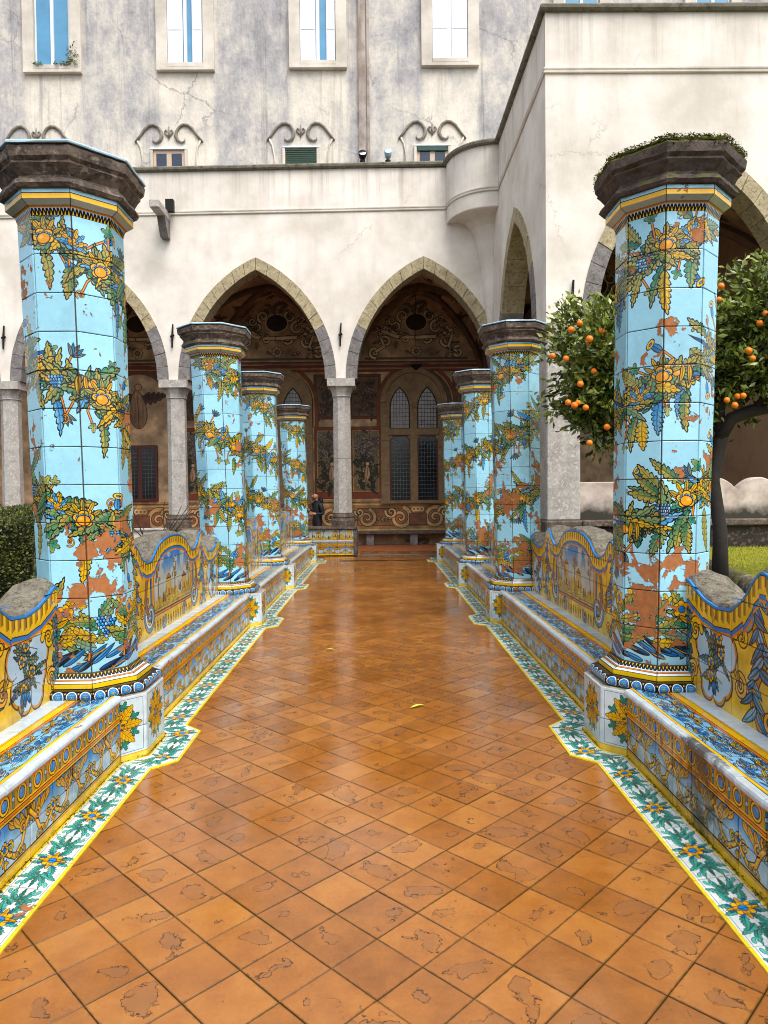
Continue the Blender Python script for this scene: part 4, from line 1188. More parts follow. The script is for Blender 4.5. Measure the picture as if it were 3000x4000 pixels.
for i, cy in enumerate(PYS):
    pillar(-LX[i], cy, False, (0, 2, 4, 1)[i], -.023 if i == 0 else -.030, 'lead', PLAB[(-1, i)])
    pillar([1.872, 1.83, 1.865, 1.93][i], cy, True, (1, 3, 0, 2)[i], [.019, -.012, -.010, -.006][i], 'moss' if i == 0 else 'lead', PLAB[(1, i)])

# ================================================================== benches
def bench(side, y0, y1, tex, label, near=-9, ends=(True, True)):
    """bench bay between pillar centres y0 and y1"""
    s = side; L = (y1-y0)/2; cyb = (y0+y1)/2
    root = empty('tiled_bench', (s*1.75, cyb, 0), label=label, cat='bench', group='majolica benches between the pillars')
    ox, oy = -s*1.75, -cyb
    def PT(x, y, z): return (s*x+ox, y+oy, z)
    f0, f1 = y0+.308, y1-.308
    # core
    core = MB(); core.box(min(s*1.575, s*2.0)+ox, max(s*1.575, s*2.0)+ox, y0+.10+oy, y1-.10+oy, -.02, .405); fixn(core.build('bench_core', M['mortar'], root))
    n = max(2, round((f1-f0)/.22)); dy = (f1-f0)/n
    nx = (-s, 0, 0)
    rows = [(0, .060), (.060, .156), (.156, .254), (.254, .383)]
    for k in range(n):
        a, b_ = f0+k*dy, f0+(k+1)*dy
        if b_ < near: continue
        u0, u1 = k*.25, (k+1)*.25
        def quad(x, za, zb, aa=a, bb=b_, uu0=u0, uu1=u1, vv=None):
            if s < 0: P = [PT(x, aa, za), PT(x, bb, za), PT(x, bb, zb), PT(x, aa, zb)]; U = (uu0, uu1)
            else: P = [PT(x, bb, za), PT(x, aa, za), PT(x, aa, zb), PT(x, bb, zb)]; U = (uu1, uu0)
            return P, U
        for (za, zb) in rows[:3]:
            P, U = quad(1.572, za, zb); tileo('front_tile', P, nx, .012, ((U[0], za/.42), (U[1], zb/.42)), M['front'], root)
        P, U = quad(1.572, .254, .383); tileo('ring_tile', P, nx, .014, ((U[0], .254/.42), (U[1], .383/.42)), M['front'], root)
        # rounded nosing tile
        prn = [(1.572, .383, .915), (1.550, .384, .92), (1.543, .395, .94), (1.543, .408, .96), (1.549, .419, .98), (1.56, .424, 1.), (1.582, .424, .99)]
        V = []; uv = []
        g_ = .0026; j1 = rnd.uniform(-.003, .003)
        for (x, z, v) in prn:
            V += [PT(x+j1, a+g_, z), PT(x+j1, b_-g_, z)]; uv += [(u0, v), (u1, v)]
        F = [(2*i, 2*i+1, 2*i+3, 2*i+2) for i in range(len(prn)-1)]
        if s > 0: F = [f[::-1] for f in F]
        nv = len(V)
        mb = MB(); mb.add(V, F, uv)
        mb.add([V[2*i] for i in range(len(prn))], [tuple(range(len(prn)))], [(u0, .95)]*len(prn)); mb.add([V[2*i+1] for i in range(len(prn))], [tuple(range(len(prn)))[::-1]], [(u0, .95)]*len(prn))
        mb.build('nosing_tile', M['front'], root)
    # seat tiles reach under the pillar moulding
    n2 = n+2; 
    for k in range(-1, n+1):
        a = f0+k*dy; b_ = a+dy
        a = max(a, y0+.15); b_ = min(b_, y1-.15)
        if b_ < near: continue
        u0, u1 = (k % 4)*.25, (k % 4)*.25+.25
        for (xa, xb) in ((1.582, 1.715), (1.715, 1.83), (1.83, 1.955)):
            va, vb = (xa-1.545)/.39, (xb-1.545)/.39
            if s < 0: P = [PT(xa, b_, .412), PT(xa, a, .412), PT(xb, a, .412), PT(xb, b_, .412)]; U = (u1, u0)
            else: P = [PT(xa, a, .412), PT(xa, b_, .412), PT(xb, b_, .412), PT(xb, a, .412)]; U = (u0, u1)
            tileo('seat_tile', P, (0, 0, 1), .012, ((U[0], va), (U[1], vb)), M['seat'], root)
    # back panel tiles
    a0, a1 = y0+.20, y1-.20
    nb = max(3, round((a1-a0)/.215)); db = (a1-a0)/nb
    zr = [.415, .63, .845, 1.06, 1.30]
    for k in range(nb):
        a, b_ = a0+k*db, a0+(k+1)*db
        if b_ < near: continue
        ys = np.linspace(a+.0022, b_-.0022, 7); tops = prof(ys-cyb, L)
        for r_ in range(4):
            za, zb = zr[r_], zr[r_+1]
            tt = np.minimum(tops, zb-.003)
            if tt.max() < za+.012: continue
            tt = np.maximum(tt, za+.004)
            front = [(ys[0], za+.0022), (ys[-1], za+.0022)]+[(ys[i], tt[i]) for i in range(6, -1, -1)]
            tsc = 2.2/L
            V = []; uv = []
            hx = rnd.uniform(-.0016, .0016)
            for x in (1.94+hx, 1.956):
                for (y, z) in front: V.append(PT(x, y, z)); uv.append((((y-cyb)*tsc+1.9)/3.8, (z-.42)/.86))
            m_ = len(front)
            F = [tuple(range(m_))]+[(m_+i, m_+(i+1) % m_, (i+1) % m_, i) for i in range(m_)]
            if s < 0: F = [f[::-1] for f in F]
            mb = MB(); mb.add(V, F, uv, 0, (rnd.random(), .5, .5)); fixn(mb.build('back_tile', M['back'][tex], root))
    # rough stone back with a rounded crest
    ys = np.linspace(a0, a1, 90); tops = prof(ys-cyb, L)
    cr = [(1.955, -.9), (1.955, .004), (1.965, .018), (2.03, .032), (2.12, .030), (2.20, .004), (2.25, -.05), (2.26, -.9)]
    V = []; F = []; rr = random.Random(int(y0*10)+side)
    for i, y in enumerate(ys):
        for j, (x, dz) in enumerate(cr):
            z = 0 if dz < -.5 else tops[i]+dz+(rr.uniform(-.006, .006) if j > 1 else 0)
            V.append(PT(x+(rr.uniform(-.005, .005) if j > 2 else 0), y, z))
    m_ = len(cr)
    for i in range(len(ys)-1):
        for j in range(m_-1): F.append((i*m_+j, i*m_+j+1, (i+1)*m_+j+1, (i+1)*m_+j))
    F += [tuple(range(m_)), tuple((len(ys)-1)*m_+j for j in range(m_))]
    mb = MB(); mb.add(V, F); fixn(mb.build('stone_back', M['lichen'], root))
    return root
BL = {(-1, 0): 'tiled bench nearest the camera on the left, its scalloped back cut by the photo edge',
      (-1, 1): 'left majolica bench between the nearest and second left pillars, landscape with trees on its back',
      (-1, 2): 'short majolica bench between the second and third left pillars',
      (-1, 3): 'far left majolica bench between the third and farthest left pillars',
      (1, 0): 'tiled bench nearest the camera on the right with mould stains down its front',
      (1, 1): 'right majolica bench between the nearest and second right pillars, landscape under an arched yellow frame',
      (1, 2): 'short majolica bench between the second and third right pillars',
      (1, 3): 'far right majolica bench between the third and farthest right pillars'}
for s in (-1, 1):
    for i in range(4):
        bench(s, PYA[i], PYA[i+1], (i+(s > 0)) % 2, BL[(s, i)], near=1.7)

# moss in the angle between bench foot and floor border
r2 = random.Random(77); mm = MB()
for k in range(5200):
    sd = r2.choice((-1, 1)); y = 2.0+15.5*r2.random()**1.5
    if 0.5+0.5*math.sin(y*2.3+sd)+.5*math.sin(y*7.1) < .25+.5*r2.random()*0: 
        if r2.random() < .7: continue
    x = 1.553-abs(r2.gauss(0, .008))
    for cy in PYS:
        d = abs(y-cy)
        if d < .178: x = 1.430-abs(r2.gauss(0, .007))
        elif d < .305: x = 1.430+(d-.178)/.127*.123-abs(r2.gauss(0, .007))
    p = Vector((sd*x, y, .009+abs(r2.gauss(0, .006)))); q = r2.uniform(.004, .011)
    vs = [p+Vector((r2.uniform(-1, 1), r2.uniform(-1, 1), r2.uniform(-.3, .9)))*q for _ in range(3)]
    mm.add(vs, [(0, 1, 2)])
tag(mm.build('moss_line', M['footmoss'], walk), kind='stuff')

# ================================================================== arcade building (main range)
SPR = 4.62; AI, AO = 1.755, 2.045          # springing height, inner and outer half width of the arches
CI = (2.82**2-AI**2)/(2*AI); RI = AI+CI; RO = RI+.29
def arch_z(x, a, r_, c): return math.sqrt(max(0, r_*r_-(abs(x)+c)**2))
def ztop_in(x): return SPR+arch_z(x, AI, RI, CI)
def ztop_out(x): return SPR+arch_z(x, AO, RO, CI)
arc = empty('cloister_arcade', (-.88, YF, 0), label='cream plastered two storey cloister range with pointed stone arches at the end of the walk', cat='building')
M['mosswall0'] = stone('black stained stone', (.10, .09, .08), (.22, .19, .16), 4, .9, .8, spots=(.42, .34, .28))
M['slate'] = plain('blue grey glass', (.20, .25, .31), .12)
M['frame_tan'] = plain('tan window frame', (.80, .70, .62), .5, 0, .08)
def rel(o, off=None):          # children of an empty: built in world coordinates, moved into the parent's frame
    p = o.parent
    o.location = (-p.location.x, -p.location.y, -p.location.z)
    return o
COLX = [-13.9, -9.56, -5.22, -.88, 3.46]
BAYS = [(COLX[i]+COLX[i+1])/2 for i in range(4)]
def wall_with_arches(name, centers, x0, x1, ztop, y, depth, mat, parent, axis='x', zlow=SPR):
    """plaster wall with arch openings; along x at plane y (axis='x') or along y at plane x (axis='y')."""
    xs = set([x0, x1])
    for c in centers:
        for t in np.linspace(-1, 1, 41): xs.add(round(c+AO*math.sin(t*math.pi/2), 4))
    xs = sorted(x for x in xs if x0-1e-6 <= x <= x1+1e-6)
    def zb(x):
        for c in centers:
            if abs(x-c) <= AO+1e-3: return max(zlow, ztop_out(x-c))
        return zlow
    V = []; F = []
    def P(a, d, z): return (a, y+d, z) if axis == 'x' else (y+d, a, z)
    for x in xs:
        z = zb(x)
        V += [P(x, 0, z), P(x, 0, ztop), P(x, depth, z), P(x, depth, ztop)]
    n = len(xs)
    for i in range(n-1):
        a, b = 4*i, 4*i+4
        F += [(a, b, b+1, a+1), (a+2, a+3, b+3, b+2), (a, a+2, b+2, b), (a+1, b+1, b+3, a+3)]
    F += [(0, 1, 3, 2), (4*n-4, 4*n-2, 4*n-1, 4*n-3)]
    o = mesh(name, V, F, mat, parent); fixn(o); return rel(o)
def voussoirs(c, y, depth, parent, axis='x', n=11, proud=.02, clip=None):
    def P(a, d, z): return (a, y+d, z) if axis == 'x' else (y+d, a, z)
    thm_i = math.acos(CI/RI); thm_o = math.acos(CI/RO)
    for s in (-1, 1):
        for k in range(n):
            t0 = thm_i*k/n; t1 = thm_i*(k+1)/n
            V = []
            sub = 3
            pr = (abs(proud)+rnd.uniform(-.006, .008))*(1 if proud > 0 else -1)
            for d in (-pr, depth):
                for (rr, kind_) in ((RI, 0), (RO, 1)):
                    for q in range(sub+1):
                        t = t0+(t1-t0)*(q/sub)+(.0016 if q == 0 else (-.0016 if q == sub else 0))
                        if kind_: t *= thm_o/thm_i
                        xx = max(0, rr*math.cos(t)-CI)
                        zz = rr*math.sin(t)
                        jj = rnd.uniform(-.004, .004) if q in (0, sub) else 0
                        V.append(P(c+s*max(.0008, xx+jj), d, SPR+zz+jj))
            m = sub+1; F = []
            for q in range(sub):
                F += [(q, q+1, m+q+1, m+q), (2*m+q, 3*m+q, 3*m+q+1, 2*m+q+1), (q, 2*m+q, 2*m+q+1, q+1), (m+q, m+q+1, 3*m+q+1, 3*m+q)]
            F += [(0, m, 3*m, 2*m), (sub, 2*m+sub, 3*m+sub, m+sub)]
            o = mesh('voussoir', V, F, M['piperno_l'] if k < 4 else M['tuff'], parent); fixn(o); rel(o)
M['piperno_l'] = stone('grey arch stone', (.36, .34, .34), (.58, .56, .54), 7, .85, .5, spots=(.30, .29, .30))
wall_with_arches('facade_wall', BAYS, -18, 3.05, 10.02, YF, .5, M['paleplaster'], arc)
for b in BAYS: voussoirs(b, YF, .5, arc)
def octa_col(x, y, z0, parent, nm='column'):
    mb = MB(); octa_ring(mb, [(.30, z0), (.30, z0+.16), (.27, z0+.22), (.285, z0+.26), (.245, z0+.34), (.245, z0+.36)], x, y)
    mb2 = MB(); octa_ring(mb2, [(.238, z0+.35), (.228, 2.55)], x, y); octa_ring(mb2, [(.227, 2.556), (.224, 4.16)], x, y)
    mb3 = MB(); octa_ring(mb3, [(.224, 4.15), (.25, 4.17), (.24, 4.19), (.25, 4.26), (.30, 4.38), (.33, 4.42)], x, y)
    mb3.box(x-.36, x+.36, y-.36, y+.36, 4.42, SPR-.002)
    rel(mb.build('column_base', M['piperno'], parent)); rel(mb2.build('column_shaft', M['greystone'], parent)); rel(fixn(mb3.build('capital', M['greystone'], parent)))
for x in COLX: octa_col(x, YF+.25, .77, arc)
# string course and roof coping
def molding_path(name, path, prof2, mat, parent):
    """sweep a profile [(out, z)] along a plan polyline path (walk side on the right of travel)"""
    V = []; F = []; n = len(path); m = len(prof2)
    for i, p in enumerate(path):
        a = Vector(path[max(0, i-1)]); b = Vector(path[min(n-1, i+1)])
        d0 = (Vector(p)-a).normalized() if i > 0 else (b-Vector(p)).normalized()
        d1 = (b-Vector(p)).normalized() if i < n-1 else d0
        n0 = Vector((d0.y, -d0.x)); n1 = Vector((d1.y, -d1.x)); nn = (n0+n1); nn = nn/max(.3, nn.length_squared/2)
        for (o_, z) in prof2: V.append((p[0]+nn.x*o_, p[1]+nn.y*o_, z-.014*max(0., 1.5-p[0])+(.05 if p[1] > 17 else 0)*(z > 9.5)))
    for i in range(n-1):
        for j in range(m):
            q = (j+1) % m; F.append((i*m+j, i*m+q, (i+1)*m+q, (i+1)*m+j))
    F += [tuple(range(m)), tuple((n-1)*m+j for j in range(m))]
    o = mesh(name, V, F, mat, parent); fixn(o); return rel(o) if parent else o
XC = 3.05; RB = 1.15
bulge = [(XC-RB*math.cos(t), YF-RB*math.sin(t)) for t in np.linspace(0, math.pi/2, 15)]
path = [(-18, YF)]+bulge+[(XC, YW), (14, YW)]
string = [(a_, z_-.155) for a_, z_ in [(-.02, 9.10), (.025, 9.10), (.035, 9.115), (.035, 9.135), (.012, 9.145), (.012, 9.165), (.03, 9.175), (.03, 9.20), (-.02, 9.215)]]
molding_path('string_course', path, string, M['mouldplaster'], arc)
molding_path('roof_coping', path, [(-.50, 10.0), (.06, 10.0), (.09, 10.03), (.095, 10.08), (.06, 10.12), (-.50, 10.15)], M['coping'], arc)
# rounded corner turret over a hollow squinch
mb = MB(); V = []; F = []
prf = [(RB, 10.05), (RB, 8.59), (RB-.01, 8.57), (RB-.05, 8.58), (RB-.25, 8.62), (RB-.45, 8.56), (RB-.62, 8.38), (RB-.74, 8.08), (RB-.82, 7.7), (RB-.88, 7.2), (.20, 6.6), (.10, 5.9), (.02, 5.2)]
ths = np.linspace(0, math.pi/2, 21)
for (r_, z) in prf:
    for t in ths: V.append((XC-r_*math.cos(t), YF-r_*math.sin(t), z))
m = len(ths)
for i in range(len(prf)-1):
    for k in range(m-1): F.append((i*m+k, i*m+k+1, (i+1)*m+k+1, (i+1)*m+k))
tur = mesh('corner_turret', V, F, M['paleplaster'], arc); fixn(tur); rel(tur)
# iron anchors between the arches
def anchor(x, y, z, parent, lean_=.0):
    mb = MB(); tube(mb, [(x-.01, y-.05, z-.30), (x, y-.05, z), (x+.02+lean_, y-.05, z+.30)], [.022, .028, .020], 6)
    tube(mb, [(x-.05, y-.05, z-.02), (x+.05, y-.05, z+.02)], .03, 6); tube(mb, [(x, y+.02, z), (x, y-.08, z)], .02, 6)
    return rel(mb.build('tie_anchor', M['iron'], parent))
for x in COLX[1:4]: anchor(x, YF, 5.75, arc)
# stone slab parapets between the columns (left bays) and the tiled one at the path end
for i, (xa, xb) in enumerate(((-13.5, -9.9), (-9.2, -5.55))):
    t = empty('parapet_wall', ((xa+xb)/2, YF+.25, 0), label=['low plastered parapet under the leftmost visible arch', 'low plastered parapet behind the bare rose bushes, third arch from the right'][i], cat='low wall')
    rel(boxo('wall_body', xa-.4, xb+.4, YF+.05, YF+.45, 0, .72, M['paleplaster'], t)); rel(boxo('stone_coping', xa-.42, xb+.42, YF-.02, YF+.52, .722, .77, M['greystone'], t, .01))
t = empty('tiled_parapet', (-3, YF+.2, 0), label='low parapet faced with painted tiles left of the centre column, dark slab on top', cat='low wall')
rel(boxo('wall_body', -4.9, -.60, YF+.02, YF+.48, 0, .70, M['mortar'], t)); rel(boxo('stone_slab', -5.5, -.52, YF-.07, YF+.56, .70, .77, M['piperno'], t, .012))
for k in range(20):
    xa = -4.9+k*.215
    for (za, zb, v0, v1, m_) in ((.02, .22, 0, .52, 'front'), (.22, .42, .52, .995, 'front')):
        rel(tileo('front_tile', [(xa, YF+.012, za), (xa+.215, YF+.012, za), (xa+.215, YF+.012, zb), (xa, YF+.012, zb)], (0, -1, 0), .014, ((k*.25, v0), (k*.25+.25, v1)), M[m_], t))
    rel(tileo('landscape_tile', [(xa, YF+.012, .42), (xa+.215, YF+.012, .42), (xa+.215, YF+.012, .695), (xa, YF+.012, .695)], (0, -1, 0), .014, ((.35+(k % 4)*.065, .24), (.415+(k % 4)*.065, .60)), M['back'][k//4 % 2], t))
rel(boxo('end_block', -.598, -.50, YF-.04, YF+.5, 0, .70, M['piperno'], t, .01))
# gallery: floor, back wall with frescoes, vaults
gf = boxo('gallery_floor', -18, 3.0, 18.42, YG, -.05, .02, M['clay']); tag(gf, kind='structure')
st = boxo('threshold_step', -.5, 3.1, 18.10, 18.41, -.05, .015, M['piperno'], None, .006); tag(st, label='dark stone threshold across the walk below the arch', cat='step')
# gallery floor tiles in view behind the threshold
for i in range(14):
    for j in range(4):
        x = -.45+i*.25; y = 18.45+j*.25; mb = MB()
        mb.add([(x+.003, y+.003, .021), (x+.247, y+.003, .021), (x+.247, y+.247, .021), (x+.003, y+.247, .021), (x+.006, y+.006, .030), (x+.244, y+.006, .030), (x+.244, y+.244, .030), (x+.006, y+.244, .030)],
               [(4, 5, 6, 7), (0, 1, 5, 4), (1, 2, 6, 5), (2, 3, 7, 6), (3, 0, 4, 7)], [(0, 0), (1, 0), (1, 1), (0, 1)]*2, 0, (rnd.random(), rnd.random(), rnd.random()))
        mb.build('floor_tile', M['floor'], gf)
for b, kind_ in zip(BAYS+[BAYS[3]+4.34], (0, 1, 0, 0, 0)):
    w = 2.17
    mesh_ = mesh('fresco_wall', [(b-w, YG, -.05), (b+w, YG, -.05), (b+w, YG, 7.8), (b-w, YG, 7.8)], [(0, 1, 2, 3)], M['fresco'][kind_], arc, [(0, (-.05-.4)/7.4), (1, (-.05-.4)/7.4), (1, 1), (0, 1)])
    rel(mesh_)
    # groin vault over the bay
    n = 24; V = []; uv = []; F = []
    hw, hd = 2.17, (YG-YF-.5)/2; ym = (YF+.5+YG)/2
    def pz(t, h):
        cc = (3.05**2-h*h)/(2*h); r_ = h+cc
        return SPR+math.sqrt(max(0, r_*r_-(abs(t)+cc)**2))
    for i in range(n+1):
        for j in range(n+1):
            x = -hw+2*hw*i/n; y = -hd+2*hd*j/n
            V.append((b+x, ym+y, max(pz(x, hw), pz(y, hd)))); uv.append((i/n*1.5, j/n*1.5))
    for i in range(n):
        for j in range(n): F.append((i*(n+1)+j, (i+1)*(n+1)+j, (i+1)*(n+1)+j+1, i*(n+1)+j+1))
    rel(mesh('vault', V, F, M['vault'], arc, [uv[k] for f in F for k in f], smooth=False))
    for s1 in (-1, 1):
        mb = MB(); pts = []
        for q in np.linspace(-1, 1, 25): pts.append((b+q*hw, ym+s1*q*hd, pz(q*hw, hw)-.05))
        tube(mb, pts, .10, 6); rel(mb.build('vault_rib', M['rib'], arc))
mb = MB(); mb.box(-18, 5.3, YF+.5, YG+.3, 8.0, 9.6); rel(fixn(mb.build('roof_terrace', M['coping'], arc)))
mb = MB(); mb.box(-18.2, -18, YF, YG, 0, 10); mb.box(7.4, 7.6, YF, YG, 0, 10); rel(fixn(mb.build('end_wall', M['paleplaster'], arc)))
# transverse ribs on column lines
for x in COLX[1:]:
    mb = MB(); hd = (YG-YF-.5)/2; ym = (YF+.5+YG)/2
    def pz2(t, h):
        cc = (3.05**2-h*h)/(2*h); r_ = h+cc
        return SPR+math.sqrt(max(0, r_*r_-(abs(t)+cc)**2))
    tube(mb, [(x, ym+q*hd, pz2(q*hd, hd)-.06) for q in np.linspace(-1, 1, 21)], .14, 6); rel(mb.build('vault_rib', M['rib'], arc))
# stone bench along the gallery wall
wb = empty('wall_bench', (1, YG-.25, 0), label='long dark stone bench on blocks against the frescoed wall', cat='bench')
rel(boxo('seat_slab', -.7, 6.0, YG-.5, YG-.02, .37, .46, M['piperno'], wb, .012))
for x in (-.2, 1.15, 2.5, 3.8): rel(boxo('leg_block', x-.12, x+.12, YG-.42, YG-.06, .02, .368, M['piperno_l'], wb, .01))
# windows of the gallery
def lancet_pts(w, h, ha, n=7):
    """pointed outline (x, z) ccw from bottom left, width w, springing at h, arch height ha"""
    p = [(-w/2, 0), (w/2, 0)]
    a = w/2; c = max(0., (ha*ha-a*a)/(2*a)); r_ = a+c
    tm = math.acos(c/r_)
    for k in range(n+1): t = tm*k/n; p.append((r_*math.cos(t)-c, h+r_*math.sin(t)))
    for k in range(n-1, -1, -1): t = tm*k/n; p.append((-(r_*math.cos(t)-c), h+r_*math.sin(t)))
    return p
def prism(name, pts, cx, z0, y0, y1, mat, parent, hole=None):
    V = [(cx+x, y0, z0+z) for x, z in pts]+[(cx+x, y1, z0+z) for x, z in pts]; n = len(pts)
    F = [tuple(range(n)), tuple(range(n, 2*n))[::-1]]+[(i, n+i, n+(i+1) % n, (i+1) % n) for i in range(n)]
    o = mesh(name, V, F, mat, parent); fixn(o); return rel(o)
def ringo(name, pts, cx, z0, y0, y1, w, mat, parent):
    """frame: outline pts grown by w outward"""
    n = len(pts); cxm = 0; czm = sum(p[1] for p in pts)/n
    out = []
    for i, p in enumerate(pts):
        a = Vector(pts[i-1]); b = Vector(pts[(i+1) % n]); d = (b-a).normalized(); nn = Vector((d.y, -d.x))
        e0 = (Vector(p)-a).normalized(); e1 = (b-Vector(p)).normalized(); k = 1/max(.5, (1+e0.dot(e1))/2)**.5
        out.append((p[0]+nn.x*w*k, p[1]+nn.y*w*k))
    V = []
    for y in (y0, y1):
        for q in (pts, out): V += [(cx+x, y, z0+z) for x, z in q]
    F = []
    for i in range(n):
        j = (i+1) % n
        F += [(i, j, n+j, n+i), (2*n+i, 3*n+i, 3*n+j, 2*n+j), (i, 2*n+i, 2*n+j, j), (n+i, n+j, 3*n+j, 3*n+i)]
    o = mesh(name, V, F, mat, parent); fixn(o); return rel(o)
M['wstone'] = stone('brown window stone', (.42, .34, .24), (.60, .50, .36), 5, .85, .4)
def gallery_window(cx):
    # stone surround blocks
    pts = lancet_pts(2.06, 2.75, 1.15, 12)
    for s in (-1, 1):
        for k in range(13):
            rel(boxo('surround_block', cx+(s*1.03 if s < 0 else .76), cx+(-.76 if s < 0 else 1.03), YG-.07-rnd.uniform(0, .008), YG-.001, 1.40+k*.235, 1.40+k*.235+.231, M['wstone'], arc, .004))
    arch = [(1.03*math.cos(t), 1.03*math.sin(t)*1.05) for t in np.linspace(0, math.pi, 19)]
    for k in range(9):
        a, b = arch[2*k:2*k+3], None
        inn = [(x*.86, z*.86) for x, z in a][::-1]
        prism('surround_voussoir', a+inn, cx, 4.46, YG-.07-rnd.uniform(0, .006), YG-.001, M['wstone'], arc)
    tym = [(.88*math.cos(t), .92*math.sin(t)) for t in np.linspace(0, math.pi, 19)]
    prism('tympanum', [(-.88, -.82)]+[(.88, -.82)]+tym, cx, 4.46, YG-.035, YG-.001, M['wstone'], arc)
    rel(boxo('sill', cx-1.05, cx+1.05, YG-.14, YG-.001, 1.30, 1.398, M['wstone'], arc, .01))
    rel(boxo('mullion', cx-.115, cx+.115, YG-.10, YG-.002, 1.40, 4.30, M['wstone'], arc, .01))
    rel(boxo('transom', cx-.80, cx+.80, YG-.11, YG-.003, 3.44, 3.64, M['wstone'], arc, .01))
    for s in (-1, 1):
        wx = cx+s*.43
        for (z0, pts, fr, w_) in ((3.66, lancet_pts(.56, .62, .62), M['iron'], .035), (1.42, [(-.28, 0), (.28, 0), (.28, 1.85), (.20, 1.97), (-.20, 1.97), (-.28, 1.85)], M['redwood'], .05)):
            f = ringo('window_frame', pts, wx, z0, YG-.055, YG-.004, w_, fr, arc)
            V = [(wx+x, YG-.040, z0+z) for x, z in pts]
            o = mesh('pane', V, [tuple(range(len(pts)))], M['reflection_glass'] if z0 > 3 else M['darkglass'], None); o.parent = f; o.location = (0, 0, 0)
            mb = MB(); zt = max(p[1] for p in pts)
            def hw_(z):
                xs_ = [abs(p[0]) for p in pts]
                # half width at height z on the outline
                best = 0
                for i in range(len(pts)):
                    a, b = pts[i], pts[(i+1) % len(pts)]
                    if (a[1]-z)*(b[1]-z) <= 0 and abs(a[1]-b[1]) > 1e-6:
                        t = (z-a[1])/(b[1]-a[1]); best = max(best, abs(a[0]+(b[0]-a[0])*t))
                return best
            z = .10
            while z < zt-.04:
                h_ = hw_(z); mb.box(wx-h_, wx+h_, YG-.050, YG-.043, z0+z-.005, z0+z+.005); z += .125
            for xk in (-.187, -.0935, 0, .0935, .187):
                zz_ = zt
                while hw_(zz_-.01) < abs(xk) and zz_ > .1: zz_ -= .02
                mb.box(wx+xk-.005, wx+xk+.005, YG-.052, YG-.044, z0+.01, z0+zz_-.02)
            o = mb.build('leading', M['iron'] if z0 > 3 else M['lead_grid'], None); o.parent = f
M['lead_grid'] = plain('grey window lead', (.36, .40, .42), .5)
gallery_window(BAYS[3]-.10); gallery_window(BAYS[2]+.05)
for bx in (BAYS[1]+.05,):
    d = boxo('door_frame', bx-.02-.55, bx-.02+.55, YG-.06, YG-.001, 1.45, 3.2, M['redwood'], arc, .01); rel(d)
    for s in (-1, 1):
        o = boxo('pane', bx-.02+s*.27-.20, bx-.02+s*.27+.20, YG-.075, YG-.062, 1.55, 3.08, M['darkglass'], None); o.parent = d; o.location = (0, 0, 0)
        mb = MB()
        for k in range(1, 12): mb.box(bx-.02+s*.27-.20, bx-.02+s*.27+.20, YG-.082, YG-.076, 1.55+k*.127, 1.558+k*.127)
        for k in range(1, 4): mb.box(bx-.02+s*.27-.20+k*.1-.004, bx-.02+s*.27-.20+k*.1+.004, YG-.083, YG-.077, 1.55, 3.08)
        o = mb.build('leading', M['lead_grid'], None); o.parent = d
lt = MB(); tube(lt, [(1.2, 20.6, 7.4), (1.2, 20.6, 5.35)], .008, 5); octa_ring(lt, [(.02, 5.20), (.17, 5.34), (.15, 5.36), (.03, 5.38)], 1.2, 20.6)
tag(lt.build('hanging_lamp', M['iron']), label='small dark cone lamp hanging on a wire inside the centre right arch', cat='lamp')

# ================================================================== projecting wing on the right
wing = empty('side_wing', (XC, YW, 0), label='cream plastered wing projecting at right with a narrow side arch and tall front arches', cat='building')
WB = [5.72, 10.05]
wall_with_arches('wing_front_wall', WB, XC, 14, 10.05, YW, .5, M['paleplaster'], wing)
SB = [15.30]
def side_wall():
    c = SB[0]
    o = wall_with_arches('wing_side_wall', [c], YW+.5, YF, 10.05, XC+.002, .5, M['paleplaster'], wing, axis='y'); return o
side_wall()
for b in WB: voussoirs(b, YW, .5, wing)
voussoirs(SB[0], XC+.002, .5, wing, axis='y')
